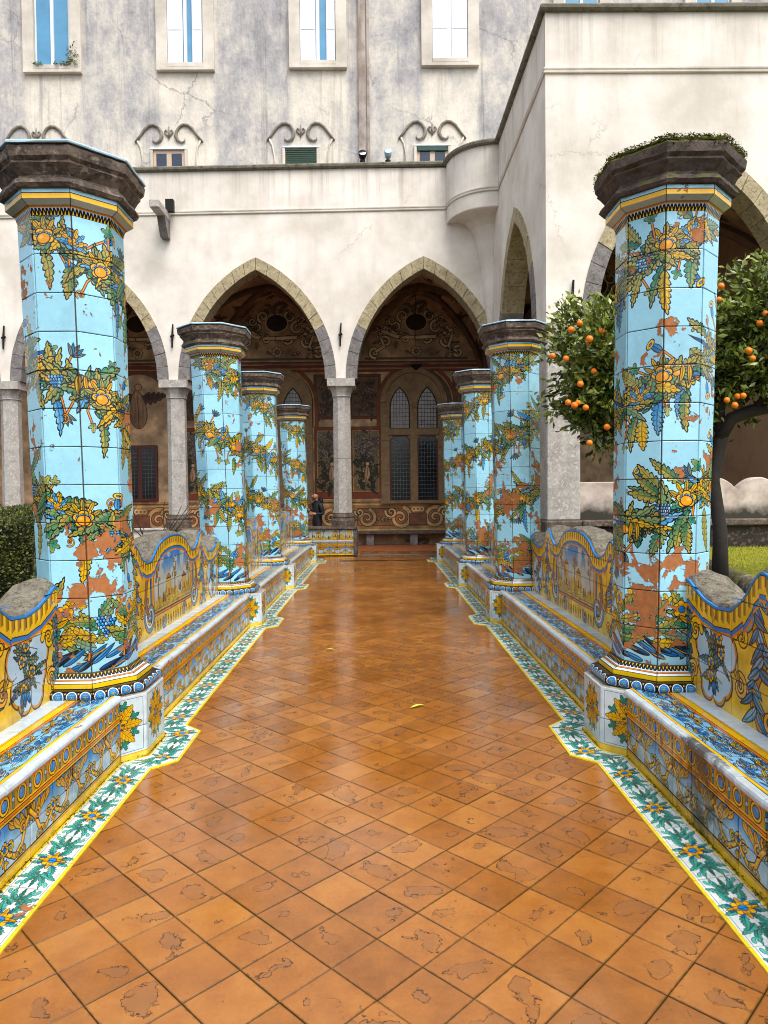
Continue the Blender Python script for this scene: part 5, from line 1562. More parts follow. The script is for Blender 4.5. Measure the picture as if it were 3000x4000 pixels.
# pier at the corner and beyond
def pier(x0, x1, y0, y1):
    rel(boxo('pier', x0, x1, y0, y1, 1.12, SPR-.002, M['greystone'], wing, .02)); 
    rel(boxo('pier_base', x0-.04, x1+.04, y0-.05, y1+.04, .3, 1.12, M['piperno'], wing, .03))
pier(XC+.004, XC+.60, YW+.004, YW+.52)
pier(7.63, 8.14, YW+.01, YW+.5); pier(XC+.01, XC+.5, YF-1.0, YF)
rel(boxo('pier', XC+.008, XC+.5, YW+.52, SB[0]-AO+.28, 1.12, SPR-.003, M['greystone'], wing, .01))
rel(boxo('wing_back_wall', XC+4.6, XC+4.8, YW+.5, YF, 0, 9.6, M['vault'], wing))
for b in WB:
    mesh_ = mesh('fresco_wall', [(b-2.17, YF+.0-.02, 0), (b+2.17, YF-.02, 0), (b+2.17, YF-.02, 7.8), (b-2.17, YF-.02, 7.8)], [(0, 1, 2, 3)], M['fresco'][1], wing, [(0, -.05), (1, -.05), (1, 1), (0, 1)]); rel(mesh_)
    n = 20; V = []; F = []; uv = []
    def pz3(t, h):
        cc = (3.05**2-h*h)/(2*h) if h < 3.05 else 0.
        r_ = h+cc if cc > 0 else math.hypot(h, 0)
        return SPR+math.sqrt(max(0, r_*r_-(abs(t)+cc)**2))
    hd = (YF-YW-.5)/2; ym = (YF+YW+.5)/2
    for i in range(n+1):
        for j in range(n+1):
            x = -2.17+4.34*i/n; y = -hd+2*hd*j/n
            V.append((b+x, ym+y, max(pz3(x, 2.17), pz3(y, hd)))); uv.append((i/n*1.5, j/n*2))
    for i in range(n):
        for j in range(n): F.append((i*(n+1)+j, (i+1)*(n+1)+j, (i+1)*(n+1)+j+1, i*(n+1)+j+1))
    rel(mesh('vault', V, F, M['vault'], wing, [uv[k] for f in F for k in f]))
    for s1 in (-1, 1):
        mb = MB(); tube(mb, [(b+q*2.17, ym+s1*q*hd, pz3(q*2.17, 2.17)-.04) for q in np.linspace(-1, 1, 21)], .11, 6); rel(mb.build('vault_rib', M['rib'], wing))
mb = MB(); mb.box(XC+.5, 14, YW+.5, YF+4, 8.0, 9.6); rel(fixn(mb.build('roof_terrace', M['coping'], wing)))
anchor(3.90-.40, YW, 5.05, wing, .0)
# scalloped plaster parapet along the wing front, on a dark stone plinth
sp = empty('scalloped_parapet', (7, YW+.2, 0), label='white scalloped plaster parapet with damp dark foot under the right arches', cat='low wall')
def scal(x):
    if x < 4.55: return 1.80
    if x < 4.95: return 1.80-(x-4.55)*.45
    t = ((x-4.95)/.78) % 1
    return 1.62+.24*math.sin(math.pi*t)**.75
M['damp'] = None
def damp_mat():
    m, nt, b = newmat('damp stained plaster', Roughness=.85)
    geo = nt.nodes.new('ShaderNodeNewGeometry').outputs['Position']; z = N(nt, 'ShaderNodeSeparateXYZ', {0: geo}).outputs[2]
    f = mth(nt, 'ADD', z, mth(nt, 'MULTIPLY', mth(nt, 'SUBTRACT', noise(nt, 2.2, 5, .65), .5), .45))
    c = ramp(nt, f, [(.0, lin((.16, .15, .12))), (1., lin((.16, .15, .12)))])
    rmp = nt.nodes.new('ShaderNodeMapRange'); nt.links.new(f, rmp.inputs[0]); rmp.inputs[1].default_value = 1.22; rmp.inputs[2].default_value = 1.42
    c = mix(nt, rmp.outputs[0], lin((.20, .19, .15)), ramp(nt, noise(nt, 3, 6), [(.4, lin((.66, .60, .56))), (.6, lin((.80, .75, .71)))]))
    nt.links.new(c, b.inputs['Base Color']); bump(nt, b, noise(nt, 8, 5), .3, .02); return m
M['damp'] = damp_mat()
xs = np.linspace(XC+.62, 13.5, 170); V = []; F = []
for i, x in enumerate(xs):
    z = scal(x); V += [(x, YW+.10, 1.05), (x, YW+.10, z-.02), (x, YW+.13, z), (x, YW+.32, z), (x, YW+.35, 1.05)]
for i in range(len(xs)-1):
    for j in range(4): F.append((5*i+j, 5*i+j+1, 5*i+5+j+1, 5*i+5+j))
rel(fixn(mesh('plaster_wall', V, F, M['damp'], sp)))
# stone ledge and plinth below the scalloped wall
rel(boxo('stone_ledge', XC+.62, 13.5, YW-.10, YW+.5, 1.0, 1.12, M['piperno'], sp, .02)); rel(boxo('stone_plinth', XC+.62, 13.5, YW-.02, YW+.5, .2, 1.0, M['mosswall0'], sp, .01))

# ================================================================== tall grey building behind
YU = 22.6
up = empty('tall_grey_building', (0, YU, 0), label='tall grey stained building with white shuttered windows rising behind the arcade roof', cat='building')
rel(boxo('rear_wall', -24, 22, YU, YU+.6, 0, 21, M['upper'], up))
WX = [-9.995, -5.84, -1.685, 2.47, 6.625, 10.78]
for i, x in enumerate(WX):
    dz = -.05*(3-i)+.04
    # flat stone surround
    for (xa, xb, za, zb_, nm) in ((x-.905, x-.56, 15.105+dz, 20.0, 'surround_side'), (x+.56, x+.905, 15.105+dz, 20.0, 'surround_side'), (x-.905, x+.905, 15.00+dz, 15.10+dz, 'window_sill'), (x-.56, x+.56, 15.102+dz, 15.23+dz, 'window_sill')):
        rel(boxo(nm, xa, xb, YU-(.13 if nm != 'window_sill' else .15), YU-.001, za, zb_, M['mouldplaster'], up, .006))
    fr = rel(boxo('window_frame', x-.55, x+.55, YU-.030, YU-.002, 15.231+dz, 20, M['frame_white'], up))
    for s in (-1, 1):
        o = boxo('pane', x+s*.275-.215, x+s*.275+.215, YU-.040, YU-.032, 15.29+dz, 20, M['glass'], None); o.parent = fr
    o = boxo('centre_bar', x-.05, x+.05, YU-.065, YU-.033, 15.24+dz, 20, M['frame_white'], None); o.parent = fr
    sh_ = {1: [(-.55, -.07), (.22, .53)], 2: [(-.55, -.07), (.27, .54)], 3: [(-.55, -.05), (.05, .55)]}.get(i, [])
    for (xa, xb) in sh_:
        s_ = rel(boxo('shutter', x+xa, x+xb, YU-.085, YU-.067, 15.26+dz, 20, M['shutter'], up, .004))
        for zc in (16.2, 17.6):
            o = boxo('shutter_rail', x+xa+.03, x+xb-.03, YU-.095, YU-.086, zc, zc+.05, M['shutter'], None, .003); o.parent = s_; o.location = (0, 0, 0)
    # small lower window and its scrolled hood
    if x > 4: continue
    zl = 11.80+dz*.6; x = x-.58
    f2 = rel(boxo('small_window_frame', x-.50, x+.50, YU-.03, YU-.002, zl, zl+.75, M['frame_tan'], up, .01))
    if i == 2:
        for k in range(12):
            o = boxo('blind_slat', x-.48, x+.48, YU-.07, YU-.05, zl+.02+k*.06, zl+.055+k*.06, M['blind'], None); o.parent = f2
    else:
        for s in (-1, 1):
            o = boxo('pane', x+s*.24-.16, x+s*.24+.16, YU-.040, YU-.031, zl+.08, zl+.64, M['slate'], None); o.parent = f2
        if i == 3:
            o = boxo('blind_roll', x-.48, x+.48, YU-.09, YU-.05, zl+.60, zl+.75, M['blind'], None, .01); o.parent = f2
    rel(boxo('window_lintel', x-.58, x+.58, YU-.10, YU-.001, zl+.752, zl+.80, M['frame_white'], up, .005))
    for s in (-1, 1):
        rel(boxo('window_jamb', x+s*.54-.04, x+s*.54+.04, YU-.09, YU-.001, zl-.1, zl+.75, M['mouldplaster'], up, .004))
        pts = []
        # scroll: from outer shoulder up over to an inward curl
        ctrl = [(1.06, 1.0), (.90, 1.20), (.74, 1.42), (.60, 1.52), (.46, 1.54), (.33, 1.47), (.24, 1.33), (.22, 1.18), (.28, 1.04), (.40, .98), (.50, 1.03), (.50, 1.10)]
        mb = MB(); tube(mb, [(x+s*a, YU-.03, zl+b) for a, b in ctrl], [.032, .040, .048, .05, .048, .045, .048, .056, .052, .040, .026, .012], 8)
        rel(mb.build('scroll_moulding', M['scroll'], up, True))
        mb = MB(); tube(mb, [(x+s*1.0, YU-.02, zl+1.05), (x+s*.90, YU-.02, zl+.85), (x+s*.84, YU-.02, zl+.5), (x+s*.83, YU-.02, zl-.1)], [.035, .03, .025, .025], 6)
        rel(mb.build('scroll_side', M['mouldplaster'], up, True))
        mb = MB(); tube(mb, [(x+s*.02, YU-.03, zl+1.18), (x+s*.08, YU-.03, zl+1.24), (x+s*.13, YU-.03, zl+1.32), (x+s*.09, YU-.03, zl+1.38), (x+s*.05, YU-.03, zl+1.34)], [.02, .025, .03, .025, .015], 6)
        rel(mb.build('finial_curl', M['scroll'], up, True))
    mb = MB(); tube(mb, [(x, YU-.03, zl+1.1), (x, YU-.03, zl+1.3), (x, YU-.03, zl+1.5)], [.02, .035, .01], 6); rel(mb.build('finial', M['scroll'], up, True))
mb = MB(); mb.box(-.42, -.20, YU-.12, YU-.001, 0, 21); mb.box(-.16, -.08, YU-.06, YU-.001, 0, 21); rel(fixn(mb.build('downpipe_chase', M['rust'], up)))
# weeds on the sill of the left window
wd = MB(); r3 = random.Random(3)
for k in range(240):
    cx_ = -9.995+r3.choice((-.42, .25, .45, .62, .7))+r3.uniform(-.15, .15); z_ = 15.10+r3.uniform(0, .12 if cx_ < -9.55 else .9)*r3.random()
    p = Vector((cx_, YU-.12-r3.uniform(0, .08), z_)); a_ = [Vector((r3.uniform(-1, 1), r3.uniform(-.6, .3), r3.uniform(-.6, 1)))*.06 for _ in range(3)]
    wd.add([p+a_[0], p+a_[1], p+a_[2]], [(0, 1, 2)], None, 0, (r3.random(),)*3)
tag(wd.build('sill_weeds', M['hedge']), label='tuft of weeds growing on the sill of the top left window', cat='weeds', kind=None)

# floodlights on the terrace edge
for k, (x, lab) in enumerate(((-.26, 'left of the two small floodlights on the arcade roof edge'), (.40, 'right of the two small floodlights on the arcade roof edge, tilted silver head'))):
    t = empty('floodlight', (x, YF+.1, 10.1), label=lab, cat='floodlight', group='floodlights on the arcade roof')
    mb = MB(); tube(mb, [(x, YF+.1, 10.12), (x, YF+.1, 10.26)], .07, 8); rel(mb.build('stand', M['iron'], t))
    mb = MB(); tube(mb, [(x, YF+.18, 10.36+.02*k), (x+.01, YF+.0, 10.40+.05*k)], [.08, .11], 12)
    rel(mb.build('lamp_head', M['lead'] if k else M['iron'], t, True))
    mb = MB(); tube(mb, [(x+.01, YF-.003, 10.402+.05*k), (x+.01, YF-.006, 10.404+.05*k)], [.085, .085], 12); rel(mb.build('lens', M['frame_white'], t))
# stone bracket jutting from the facade, a lamp beside it
t = empty('stone_spout', (-5.34, YF, 8.7), label='weathered stone bracket beam jutting from the facade at upper left', cat='bracket')
o = boxo('beam', -5.45, -5.21, YF-1.0, YF-.002, 8.66, 8.86, M['greystone'], t, .02); rel(o)
mb = MB(); V = [(-5.43, YF-.02, 8.655), (-5.23, YF-.02, 8.655), (-5.23, YF-.48, 8.655), (-5.43, YF-.48, 8.655), (-5.43, YF-.02, 8.22), (-5.23, YF-.02, 8.22), (-5.23, YF-.22, 8.22), (-5.43, YF-.22, 8.22)]
mb.add(V, [(0, 1, 2, 3), (4, 7, 6, 5), (0, 4, 5, 1), (2, 6, 7, 3), (1, 5, 6, 2), (0, 3, 7, 4)]); rel(fixn(mb.build('corbel', M['piperno_l'], t)))
mb = MB(); tube(mb, [(-5.16, YF-.003, 9.05), (-5.16, YF-.22, 9.05)], .02, 6); mb.box(-5.26, -5.06, YF-.32, YF-.18, 8.84, 9.14); o = fixn(mb.build('wall_lamp', M['iron'])); tag(o, label='small black box lamp on the facade beside the stone bracket', cat='lamp')

# ================================================================== garden
def leafcloud(P, Nrm, size, name, mat, parent=None, seed=0, asp=.45, kind='stuff', fold=.25, bright=None):
    """numpy leaf mesh: one folded four-vertex leaf per point"""
    r = np.random.RandomState(seed); n = len(P)
    d = Nrm/np.linalg.norm(Nrm, axis=1, keepdims=True)
    a = r.normal(size=(n, 3)); a -= (a*d).sum(1, keepdims=True)*d; a /= np.linalg.norm(a, axis=1, keepdims=True)
    L = size*(.7+.6*r.rand(n))[:, None]
    w = np.cross(d, a)
    # d : growth direction of the leaf ; a : side ; w : leaf normal
    tip = P+d*L; m = P+d*L*.45
    l = m+a*L*asp*.5+w*L*fold*.3; q = m-a*L*asp*.5+w*L*fold*.3
    V = np.stack([P, l, tip, q], 1).reshape(-1, 3)
    idx = np.arange(n)*4
    F = np.stack([idx, idx+1, idx+2, idx, idx+2, idx+3], 1).reshape(-1, 3)
    me = bpy.data.meshes.new(name); me.vertices.add(len(V)); me.vertices.foreach_set('co', V.astype(np.float32).ravel())
    me.loops.add(F.size); me.polygons.add(len(F))
    me.loops.foreach_set('vertex_index', F.ravel().astype(np.int32)); me.polygons.foreach_set('loop_start', (np.arange(len(F))*3).astype(np.int32))
    me.update(calc_edges=True)
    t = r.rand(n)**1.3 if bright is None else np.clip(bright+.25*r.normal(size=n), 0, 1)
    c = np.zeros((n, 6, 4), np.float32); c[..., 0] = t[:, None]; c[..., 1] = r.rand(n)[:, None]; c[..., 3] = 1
    at = me.color_attributes.new('tint', 'FLOAT_COLOR', 'CORNER'); at.data.foreach_set('color', c.ravel())
    o = link(name, me, parent, [mat])
    if kind: o['kind'] = kind
    return o
def hedge(x0, x1, y0, y1, z0, z1, seed, label):
    t = empty('clipped_hedge', ((x0+x1)/2, (y0+y1)/2, 0), label=label, cat='hedge')
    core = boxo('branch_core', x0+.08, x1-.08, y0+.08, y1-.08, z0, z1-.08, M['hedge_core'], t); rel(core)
    r = np.random.RandomState(seed)
    P = []; Nn = []
    def face(n, f):
        u = r.rand(n, 2); p, nr = f(u); P.append(p); Nn.append(np.tile(nr, (n, 1)))
    dx, dy, dz = x1-x0, y1-y0, z1-z0; dens = 2600
    face(int(dens*dx*dz), lambda u: (np.stack([x0+u[:, 0]*dx, np.full(len(u), y0+.03), z0+u[:, 1]*dz], 1), (0, -1, .5)))
    face(int(dens*dy*dz), lambda u: (np.stack([np.full(len(u), x1-.03), y0+u[:, 0]*dy, z0+u[:, 1]*dz], 1), (1, 0, .5)))
    face(int(dens*dx*dy*1.1), lambda u: (np.stack([x0+u[:, 0]*dx, y0+u[:, 1]*dy, np.full(len(u), z1-.03)], 1), (0, 0, 1)))
    P = np.concatenate(P); Nn = np.concatenate(Nn)+r.normal(size=(len(P), 3))*.7
    P = P+r.normal(size=P.shape)*.028
    P += (Nn/np.linalg.norm(Nn, axis=1, keepdims=True))*(.05*np.sin(P[:, :1]*5+P[:, 1:2]*4)*np.sin(P[:, 2:]*6))
    o = leafcloud(P, Nn, .036, 'foliage', M['hedge'], t, seed, .6); rel(o)
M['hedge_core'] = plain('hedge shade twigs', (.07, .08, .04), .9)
hedge(-9.5, -4.35, 7.6, 9.2, -.05, 1.38, 3, 'near clipped box hedge at the left edge behind the nearest left pillar')
hedge(-12.5, -5.6, 12.8, 13.8, -.05, 1.42, 4, 'far clipped hedge strip at the left edge, behind and above the nearer hedge')
# low mossy garden wall on the left
gw = empty('garden_wall', (-4.8, 13, 0), label='low mossy garden wall behind the left benches', cat='low wall')
M['mosswall'] = stone('mossy rubble', (.24, .22, .17), (.48, .45, .37), 5, .95, 1., moss=(.40, .42, .10), moss_thr=.48, spots=(.62, .60, .54))
for k in range(9):
    rel(boxo('wall_stone', -7.0+k*.52, -6.49+k*.52, 12.0+rnd.uniform(-.02, .02), 12.5, -.05, .74+rnd.uniform(-.01, .02), M['mosswall'], gw, .03))
rel(boxo('wall_cap', -7.1, -2.25, 11.92, 12.58, .76, .88, M['mosswall'], gw, .04))
# bare shrubs
def bare_shrub(x, y, z, h, seed, label):
    r = random.Random(seed); mb = MB()
    for k in range(7):
        a = r.uniform(0, 6.28); p = Vector((x+.12*math.cos(a), y+.1*math.sin(a), z)); d = Vector((r.uniform(-.5, .5), r.uniform(-.3, .3), 1)).normalized()
        pts = [p.copy()]
        for q in range(6):
            d = (d+Vector((r.uniform(-.28, .28), r.uniform(-.2, .2), r.uniform(-.05, .1)))).normalized(); p = p+d*h/6*r.uniform(.8, 1.2); pts.append(p.copy())
            if r.random() < .6:
                e = (d+Vector((r.uniform(-1, 1), r.uniform(-.5, .5), .2))).normalized(); tube(mb, [p, p+e*.12, p+e*.22+Vector((0, 0, .04))], [.005, .004, .002], 4)
        tube(mb, pts, [.019*(1-q/8) for q in range(7)], 5)
    t = empty('bare_shrub', (x, y, z), label=label, cat='shrub', group='bare rose shrubs')
    rel(mb.build('stems', M['twig'], t))
    P = np.array([(x+r.uniform(-.35, .35), y+r.uniform(-.2, .2), z+r.uniform(.2, h)) for _ in range(46)]); Nn = np.random.RandomState(seed).normal(size=P.shape)
    rel(leafcloud(P, Nn, .035, 'young_leaves', M['leafy'], t, seed, .6))
M['leafy'] = foliage_mat('young yellow leaf', (.40, .45, .16), (.62, .66, .30))
bare_shrub(-5.9, 13.4, .3, 1.35, 1, 'bare rose shrub right of the nearest left pillar, leftmost of three')
bare_shrub(-5.0, 13.2, .3, 1.15, 2, 'bare rose shrub before the second column, middle of three')
bare_shrub(-4.25, 13.6, .3, 1.3, 5, 'bare rose shrub rightmost of three, beside the second left pillar')
bare_shrub(-4.05, 6.6, .0, 1.9, 7, 'thin bare shrub left of the nearest left pillar, above the hedge')

# right lawn, raised, with a rounded mossy kerb
LZ = .62
kp = [(3.30, 4.2), (3.75, 6.2), (4.15, 8.2), (4.6, 10.0), (5.0, 11.0), (5.2, 12.3)]
V = [(x, y, LZ) for x, y in kp]+[(20, 12.45, LZ), (20, 4.2, LZ)]
lawn = mesh('lawn', V+[(x, y, -.1) for x, y, _ in V], [tuple(range(8))]+[(i, 8+i, 8+(i+1) % 8, (i+1) % 8) for i in range(8)], M['lawn']); tag(lawn, kind='structure')
V2 = [(3.3, 11.4, .40), (5.1, 11.4, .40), (5.2, 12.44, .40), (3.06, 12.44, .40)]
kb = empty('lawn_kerb', (4, 7, .6), label='rounded mossy stone kerb edging the lawn behind the right bench', cat='kerb')
kd = []
for i in range(len(kp)-1):
    for q in range(3): kd.append((lerp(kp[i][0], kp[i+1][0], q/3), lerp(kp[i][1], kp[i+1][1], q/3)))
kd.append(kp[-1])
for i in range(len(kd)-1):
    a, b = Vector((*kd[i], LZ-.02)), Vector((*kd[i+1], LZ-.02)); d = (b-a)*.012
    mb = MB(); tube(mb, [a+d, a.lerp(b, .2), a.lerp(b, .5)+Vector((0, 0, rnd.uniform(-.005, .01))), a.lerp(b, .8), b-d], [.105, .125, .125, .122, .105], 12); rel(mb.build('kerb_stone', M['mosswall'], kb, True))
r = np.random.RandomState(8); n = 34000
P = np.stack([3.6+r.rand(n)*7.5, 5.5+r.rand(n)*6.9, np.full(n, LZ)], 1)
kx = np.interp(P[:, 1], [p[1] for p in kp], [p[0] for p in kp]); P = P[P[:, 0] > kx+.08]
Nn = np.tile((0, 0, 1.), (len(P), 1))+r.normal(size=P.shape)*.35
leafcloud(P, Nn, .032, 'grass', M['grass'], None, 9, .22)
# orange tree
tree = empty('orange_tree', (3.72, 7.7, LZ), label='orange tree laden with fruit behind the nearest right pillar, dark leaning trunk', cat='tree')
mb = MB()
tube(mb, [(3.80, 7.7, .5), (3.80, 7.7, 1.2), (3.73, 7.72, 1.75), (3.80, 7.72, 2.15), (3.86, 7.74, 2.34)], [.095, .072, .066, .074, .075], 10)
tube(mb, [(3.80, 7.72, 2.2), (3.92, 7.70, 2.42), (4.12, 7.66, 2.50), (4.32, 7.62, 2.52), (4.50, 7.6, 2.75), (4.65, 7.6, 3.1)], [.07, .075, .07, .06, .045, .03], 8)
tube(mb, [(3.82, 7.74, 2.2), (3.84, 7.8, 2.65), (3.95, 7.85, 2.95), (3.9, 7.8, 3.3)], [.06, .05, .04, .03], 8)
tube(mb, [(3.77, 7.72, 1.95), (3.4, 7.9, 2.35), (3.0, 7.9, 2.65), (2.6, 7.8, 2.95)], [.055, .05, .035, .02], 8)
tube(mb, [(4.12, 7.66, 2.5), (4.3, 7.5, 2.75), (4.25, 7.45, 3.1)], [.04, .035, .02], 6)
for q in range(26):
    a_ = random.Random(q); x0 = a_.uniform(2.3, 5.0); z0 = a_.uniform(2.4, 3.4)
    tube(mb, [(x0, 7.75, z0), (x0+a_.uniform(-.25, .25), 7.5, z0+a_.uniform(-.1, .3)), (x0+a_.uniform(-.35, .35), 7.25, z0+a_.uniform(-.1, .45))], [.014, .010, .005], 5)
rel(mb.build('trunk', M['bark'], tree, True))
lobes = [((2.74, 7.75, 3.05), (.74, .62, .72), 9500), ((2.52, 7.75, 2.65), (.36, .42, .44), 2900), ((2.98, 7.75, 2.42), (.42, .40, .40), 2900), ((3.5, 8.0, 3.2), (.9, .7, .8), 6500),
         ((4.62, 7.6, 3.42), (.80, .72, .74), 11500), ((5.1, 7.7, 3.15), (.7, .6, .6), 5200), ((4.30, 7.5, 2.98), (.50, .45, .30), 2800)]
PP = []; NN = []; BR = []
r = np.random.RandomState(21)
for (c, s_, n) in lobes:
    # clumps over an ellipsoid shell with gaps
    ncl = n//48
    d = r.normal(size=(ncl, 3)); d /= np.linalg.norm(d, axis=1, keepdims=True)
    rad = (.45+.72*r.rand(ncl)**1.2)[:, None]
    cc = np.array(c)+d*rad*np.array(s_)
    for k in range(ncl):
        m_ = 55; gdir = d[k]+r.normal(size=3)*.35+np.array((0, 0, .25)); gdir /= np.linalg.norm(gdir)
        t_ = r.rand(m_, 1)
        p = cc[k]+gdir*(t_-.5)*.26+r.normal(size=(m_, 3))*.050
        nn = gdir+r.normal(size=(m_, 3))*.75+np.array((0, 0, -.15))
        PP.append(p); NN.append(nn); BR.append(np.clip(.18+.55*t_[:, 0]*(d[k][2]*.5+.6), 0, 1))  # upper, outer leaves coloured lighter in place of highlights
PP = np.concatenate(PP); NN = np.concatenate(NN); BR = np.concatenate(BR)
order = np.argsort(PP[:, 1]-0.3*np.abs(PP[:, 0]-3.5)*0)
front = order[:300]; rest = order[300:]
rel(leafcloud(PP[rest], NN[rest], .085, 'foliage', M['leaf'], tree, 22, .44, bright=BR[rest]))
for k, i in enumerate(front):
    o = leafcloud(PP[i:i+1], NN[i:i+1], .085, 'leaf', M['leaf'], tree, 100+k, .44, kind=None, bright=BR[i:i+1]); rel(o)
# oranges placed where the photograph shows them
import bmesh
bm = bmesh.new(); bmesh.ops.create_icosphere(bm, subdivisions=3, radius=.0325); om = bpy.data.meshes.new('orange'); bm.to_mesh(om); bm.free(); om.materials.append(M['orange'])
om.polygons.foreach_set('use_smooth', [True]*len(om.polygons))
def ray(px, py, Y):
    """point at world depth Y seen at photograph pixel (px, py) - used only to read positions off the photo"""
    v = cam.matrix_world.to_3x3() @ Vector(((px-1500)/2750, (2000-py)/2750, -1)); t = Y/v.y
    return Vector((0.034, 0, 1.65))+v*t
ORG = [(2265, 1262), (2350, 1293), (2158, 1390), (2211, 1401), (2303, 1324), (2231, 1288), (2267, 1500), (2244, 1583), (2258, 1573), (2288, 1592), (2371, 1668), (2303, 1730), (2300, 1342), (2219, 1572),
       (2817, 1118), (2967, 1262), (2839, 1563), (2880, 1548), (2903, 1546), (2995, 1390), (2808, 1170), (2870, 1583), (2990, 1225), (2925, 1370), (2700, 1250), (2940, 1400), (2320, 1450)]
cam.matrix_world = cam.matrix_world
for i, (x, y) in enumerate(ORG):
    Yd = 7.14+.19*math.sin(i*2.7)
    p = ray(x, y, Yd); o = link('orange', om, tree); o.location = p-Vector(tree.location); s_ = rnd.uniform(.88, 1.1); o.scale = (s_, s_, s_*.96); o.rotation_euler = (rnd.random(), rnd.random(), 0)

# ================================================================== small things on and by the walk
dg = boxo('drain_grate', -.90, 1.28, 17.02, 17.10, .001, .008, M['iron']); tag(dg, label='long narrow dark drain grate across the walk before the threshold', cat='drain')
lf = [(1.0, 0, 0)]
def fallen(px, py, sz, rot, lab):
    v = ray(px, py, 5); c0 = Vector((.034, 0, 1.65)); d = v-c0; t = (0.008-1.65)/d.z; p = c0+d*t
    pts = []; 
    for k in range(12):
        a = k/12*2*math.pi; rr = sz*(1 if k % 6 else 1.5)*(.55+.45*abs(math.cos(a)))
        x = rr*math.cos(a); y = rr*.55*math.sin(a); pts.append((x*math.cos(rot)-y*math.sin(rot), x*math.sin(rot)+y*math.cos(rot), .004+.010*abs(math.sin(a))))
    V = [(0, 0, .002)]+pts; F = [(0, 1+k, 1+(k+1) % 12) for k in range(12)]
    o = mesh('fallen_leaf', V, F, M['dryleaf']); o.location = p; tag(o, label=lab, cat='leaf', group='fallen leaves on the wet floor')
M['dryleaf'] = plain('yellow fallen leaf', (.80, .78, .22), .5)
fallen(1630, 2760, .045, .6, 'curled yellow leaf on the wet floor tiles near the middle of the walk')
fallen(1288, 2538, .035, 0., 'small pale leaf on the floor left of centre, nearer the second left pillar')
fallen(2043, 2357, .03, .3, 'tiny yellow leaf lying on the right bench seat side of the floor')

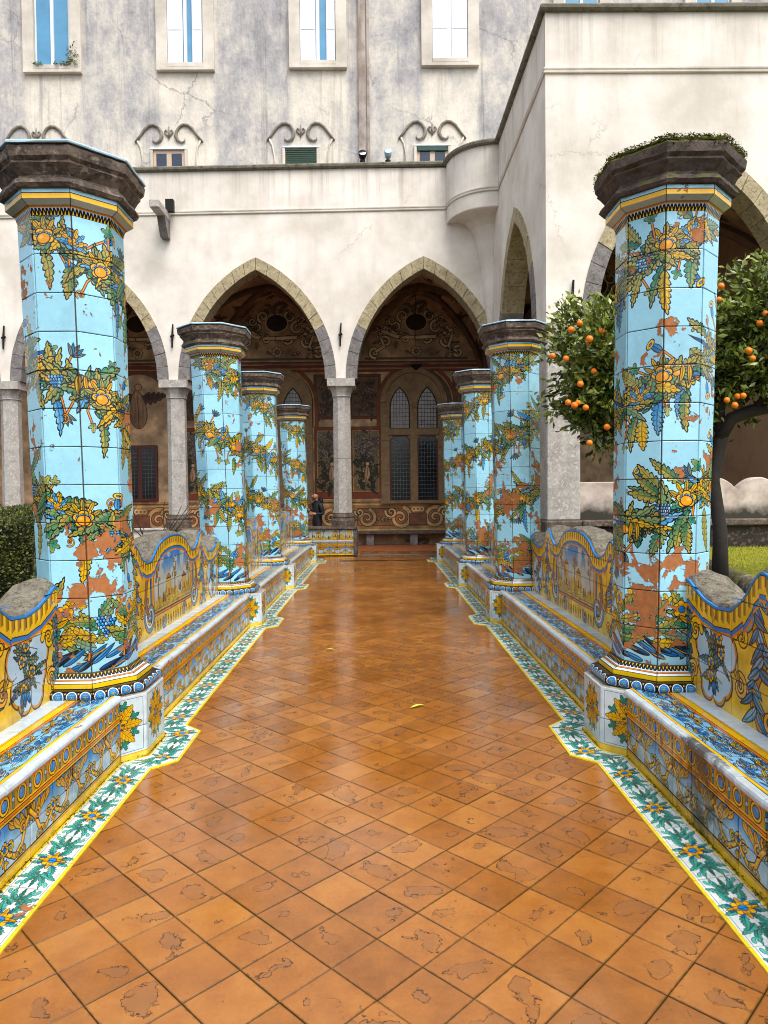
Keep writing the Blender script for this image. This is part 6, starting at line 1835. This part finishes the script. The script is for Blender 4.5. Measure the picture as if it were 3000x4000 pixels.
# ================================================================== person behind the parapet
def person():
    root = empty('person', (-1.62, 19.3, 0.03), label='bald bearded man in a dark hooded jacket looking left at his phone behind the parapet', cat='person')
    pv = {'pel': ((0, 0, .88), .135), 'waist': ((0, 0, 1.02), .13), 'chest': ((.01, 0, 1.20), .155), 'sh': ((.02, 0, 1.33), .12), 'neck': ((-.01, 0, 1.40), .055), 'nk2': ((-.03, 0, 1.45), .055),
          'hd': ((-.05, 0, 1.53), .082), 'top': ((-.04, 0, 1.60), .075),
          'sl': ((.01, -.19, 1.31), .07), 'el': ((.06, -.25, 1.06), .052), 'wl': ((-.17, -.22, 1.06), .038), 'hl': ((-.25, -.20, 1.08), .03),
          'sr': ((.01, .19, 1.31), .07), 'er': ((.06, .24, 1.07), .052), 'wr': ((-.22, .12, 1.17), .038), 'hr': ((-.30, .10, 1.20), .03),
          'tl': ((0, -.10, .80), .10), 'kl': ((-.03, -.10, .46), .065), 'al': ((0, -.10, .09), .045), 'fl': ((-.14, -.11, .04), .04),
          'tr': ((0, .10, .80), .10), 'kr': ((-.03, .10, .46), .065), 'ar': ((0, .10, .09), .045), 'fr': ((-.14, .11, .04), .04)}
    ed = [('pel', 'waist'), ('waist', 'chest'), ('chest', 'sh'), ('sh', 'neck'), ('neck', 'nk2'), ('nk2', 'hd'), ('hd', 'top'), ('sh', 'sl'), ('sl', 'el'), ('el', 'wl'), ('wl', 'hl'), ('sh', 'sr'), ('sr', 'er'), ('er', 'wr'), ('wr', 'hr'),
          ('pel', 'tl'), ('tl', 'kl'), ('kl', 'al'), ('al', 'fl'), ('pel', 'tr'), ('tr', 'kr'), ('kr', 'ar'), ('ar', 'fr')]
    ks = list(pv); me = bpy.data.meshes.new('body'); me.from_pydata([pv[k][0] for k in ks], [(ks.index(a), ks.index(b)) for a, b in ed], [])
    o = link('body', me, root, [M['skin'], M['jacket'], M['trouser']])
    sk = o.modifiers.new('skin', 'SKIN'); sl = me.skin_vertices[0].data
    for i, k in enumerate(ks): sl[i].radius = (pv[k][1]*(1. if k not in ('chest', 'sh', 'waist', 'pel') else .85), pv[k][1]*(1. if k not in ('chest', 'sh') else 1.15)); sl[i].use_root = (k == 'pel')
    sb = o.modifiers.new('sub', 'SUBSURF'); sb.levels = sb.render_levels = 2
    dg_ = bpy.context.evaluated_depsgraph_get(); bpy.context.view_layer.update(); ev = o.evaluated_get(bpy.context.evaluated_depsgraph_get()); nm = bpy.data.meshes.new_from_object(ev)
    o.modifiers.clear(); o.data = nm
    nm.materials.clear(); [nm.materials.append(m_) for m_ in (M['skin'], M['jacket'], M['trouser'])]
    for p in nm.polygons:
        c = p.center; p.use_smooth = True
        hand = c.x < -.17
        p.material_index = 0 if (c.z > 1.425 or (hand and c.z > .9)) else (1 if c.z > .84 else 2)
    # hood, beard, ear, nose
    mb = MB(); tube(mb, [(.07, -.10, 1.37), (.11, -.05, 1.43), (.12, 0, 1.45), (.11, .05, 1.43), (.07, .10, 1.37)], [.04, .055, .06, .055, .04], 8); tube(mb, [(-.05, -.085, 1.36), (.0, -.11, 1.385), (.07, -.10, 1.38)], [.025, .03, .035], 8); tube(mb, [(-.05, .085, 1.36), (.0, .11, 1.385), (.07, .10, 1.38)], [.025, .03, .035], 8)
    mb.build('hood', M['jacket'], root, True)
    mb = MB(); tube(mb, [(-.115, 0, 1.505), (-.12, 0, 1.475), (-.10, 0, 1.455)], [.028, .034, .024], 8); tube(mb, [(-.06, -.066, 1.50), (-.10, -.045, 1.47)], [.012, .022], 6); tube(mb, [(-.06, .066, 1.50), (-.10, .045, 1.47)], [.012, .022], 6)
    mb.build('beard', M['beard'], root, True)
    mb = MB(); tube(mb, [(-.130, 0, 1.565), (-.150, 0, 1.535), (-.128, 0, 1.522)], [.010, .014, .010], 6); tube(mb, [(-.035, -.083, 1.55), (-.035, -.088, 1.52)], [.018, .014], 6); tube(mb, [(-.035, .083, 1.55), (-.035, .088, 1.52)], [.018, .014], 6)
    mb.build('nose_and_ears', M['skin'], root, True)
    mb = MB()
    for s in (-1, 1): tube(mb, [(-.122, s*.032, 1.562), (-.128, s*.030, 1.562)], [.010, .008], 6)
    mb.build('eye', M['beard'], root)
    root.rotation_euler = (0, 0, R(32))
    # fingers curled on phone and bottle
    for (hx, hy, hz, up_) in ((-.31, .10, 1.20, 1), (-.25, -.20, 1.08, 0)):
        for k in range(4):
            mb = MB(); z = hz+.03-k*.020; tube(mb, [(hx, hy-.028, z), (hx-.035, hy-.034, z+.004), (hx-.055-.004*(k % 2), hy-.012, z+.004), (hx-.050, hy+.012, z)], [.010, .0095, .009, .007], 6); mb.build('finger', M['skin'], root, True)
        mb = MB(); tube(mb, [(hx+.01, hy+.02, hz+.02), (hx-.02, hy+.034, hz+.04), (hx-.045, hy+.026, hz+.055)], [.012, .011, .009], 6); mb.build('thumb', M['skin'], root, True)
    ph = boxo('phone', -.07/2, .07/2, -.005, .005, -.075, .075, M['iron'], None, .003); ph.location = (-1.66-.345, 19.40, 1.25+.02); ph.rotation_euler = (0, R(-35), R(75)); tag(ph, label='black phone in the raised hand of the man', cat='phone')
    mb = MB(); tube(mb, [(-1.95, 19.10, 1.00), (-1.95, 19.10, 1.12), (-1.95, 19.10, 1.15), (-1.95, 19.10, 1.20)], [.03, .03, .015, .014], 10); o = mb.build('drink_bottle', M['bottle'], None, True); tag(o, label='small orange bottle in the lower hand of the man', cat='bottle')
M['skin'] = plain('light skin', (.76, .54, .42), .5, 0, .08, 30)
M['jacket'] = plain('dark teal jacket', (.05, .10, .13), .6, 0, .3, 20)
M['trouser'] = plain('dark trousers', (.10, .10, .12), .7)
M['beard'] = plain('brown beard', (.22, .14, .10), .8)
M['bottle'] = plain('orange drink bottle', (.90, .50, .08), .2)
person()
scene.cycles.use_denoising = True
scene.cycles.max_bounces = 6; scene.cycles.diffuse_bounces = 3; scene.cycles.glossy_bounces = 3; scene.cycles.transparent_max_bounces = 4
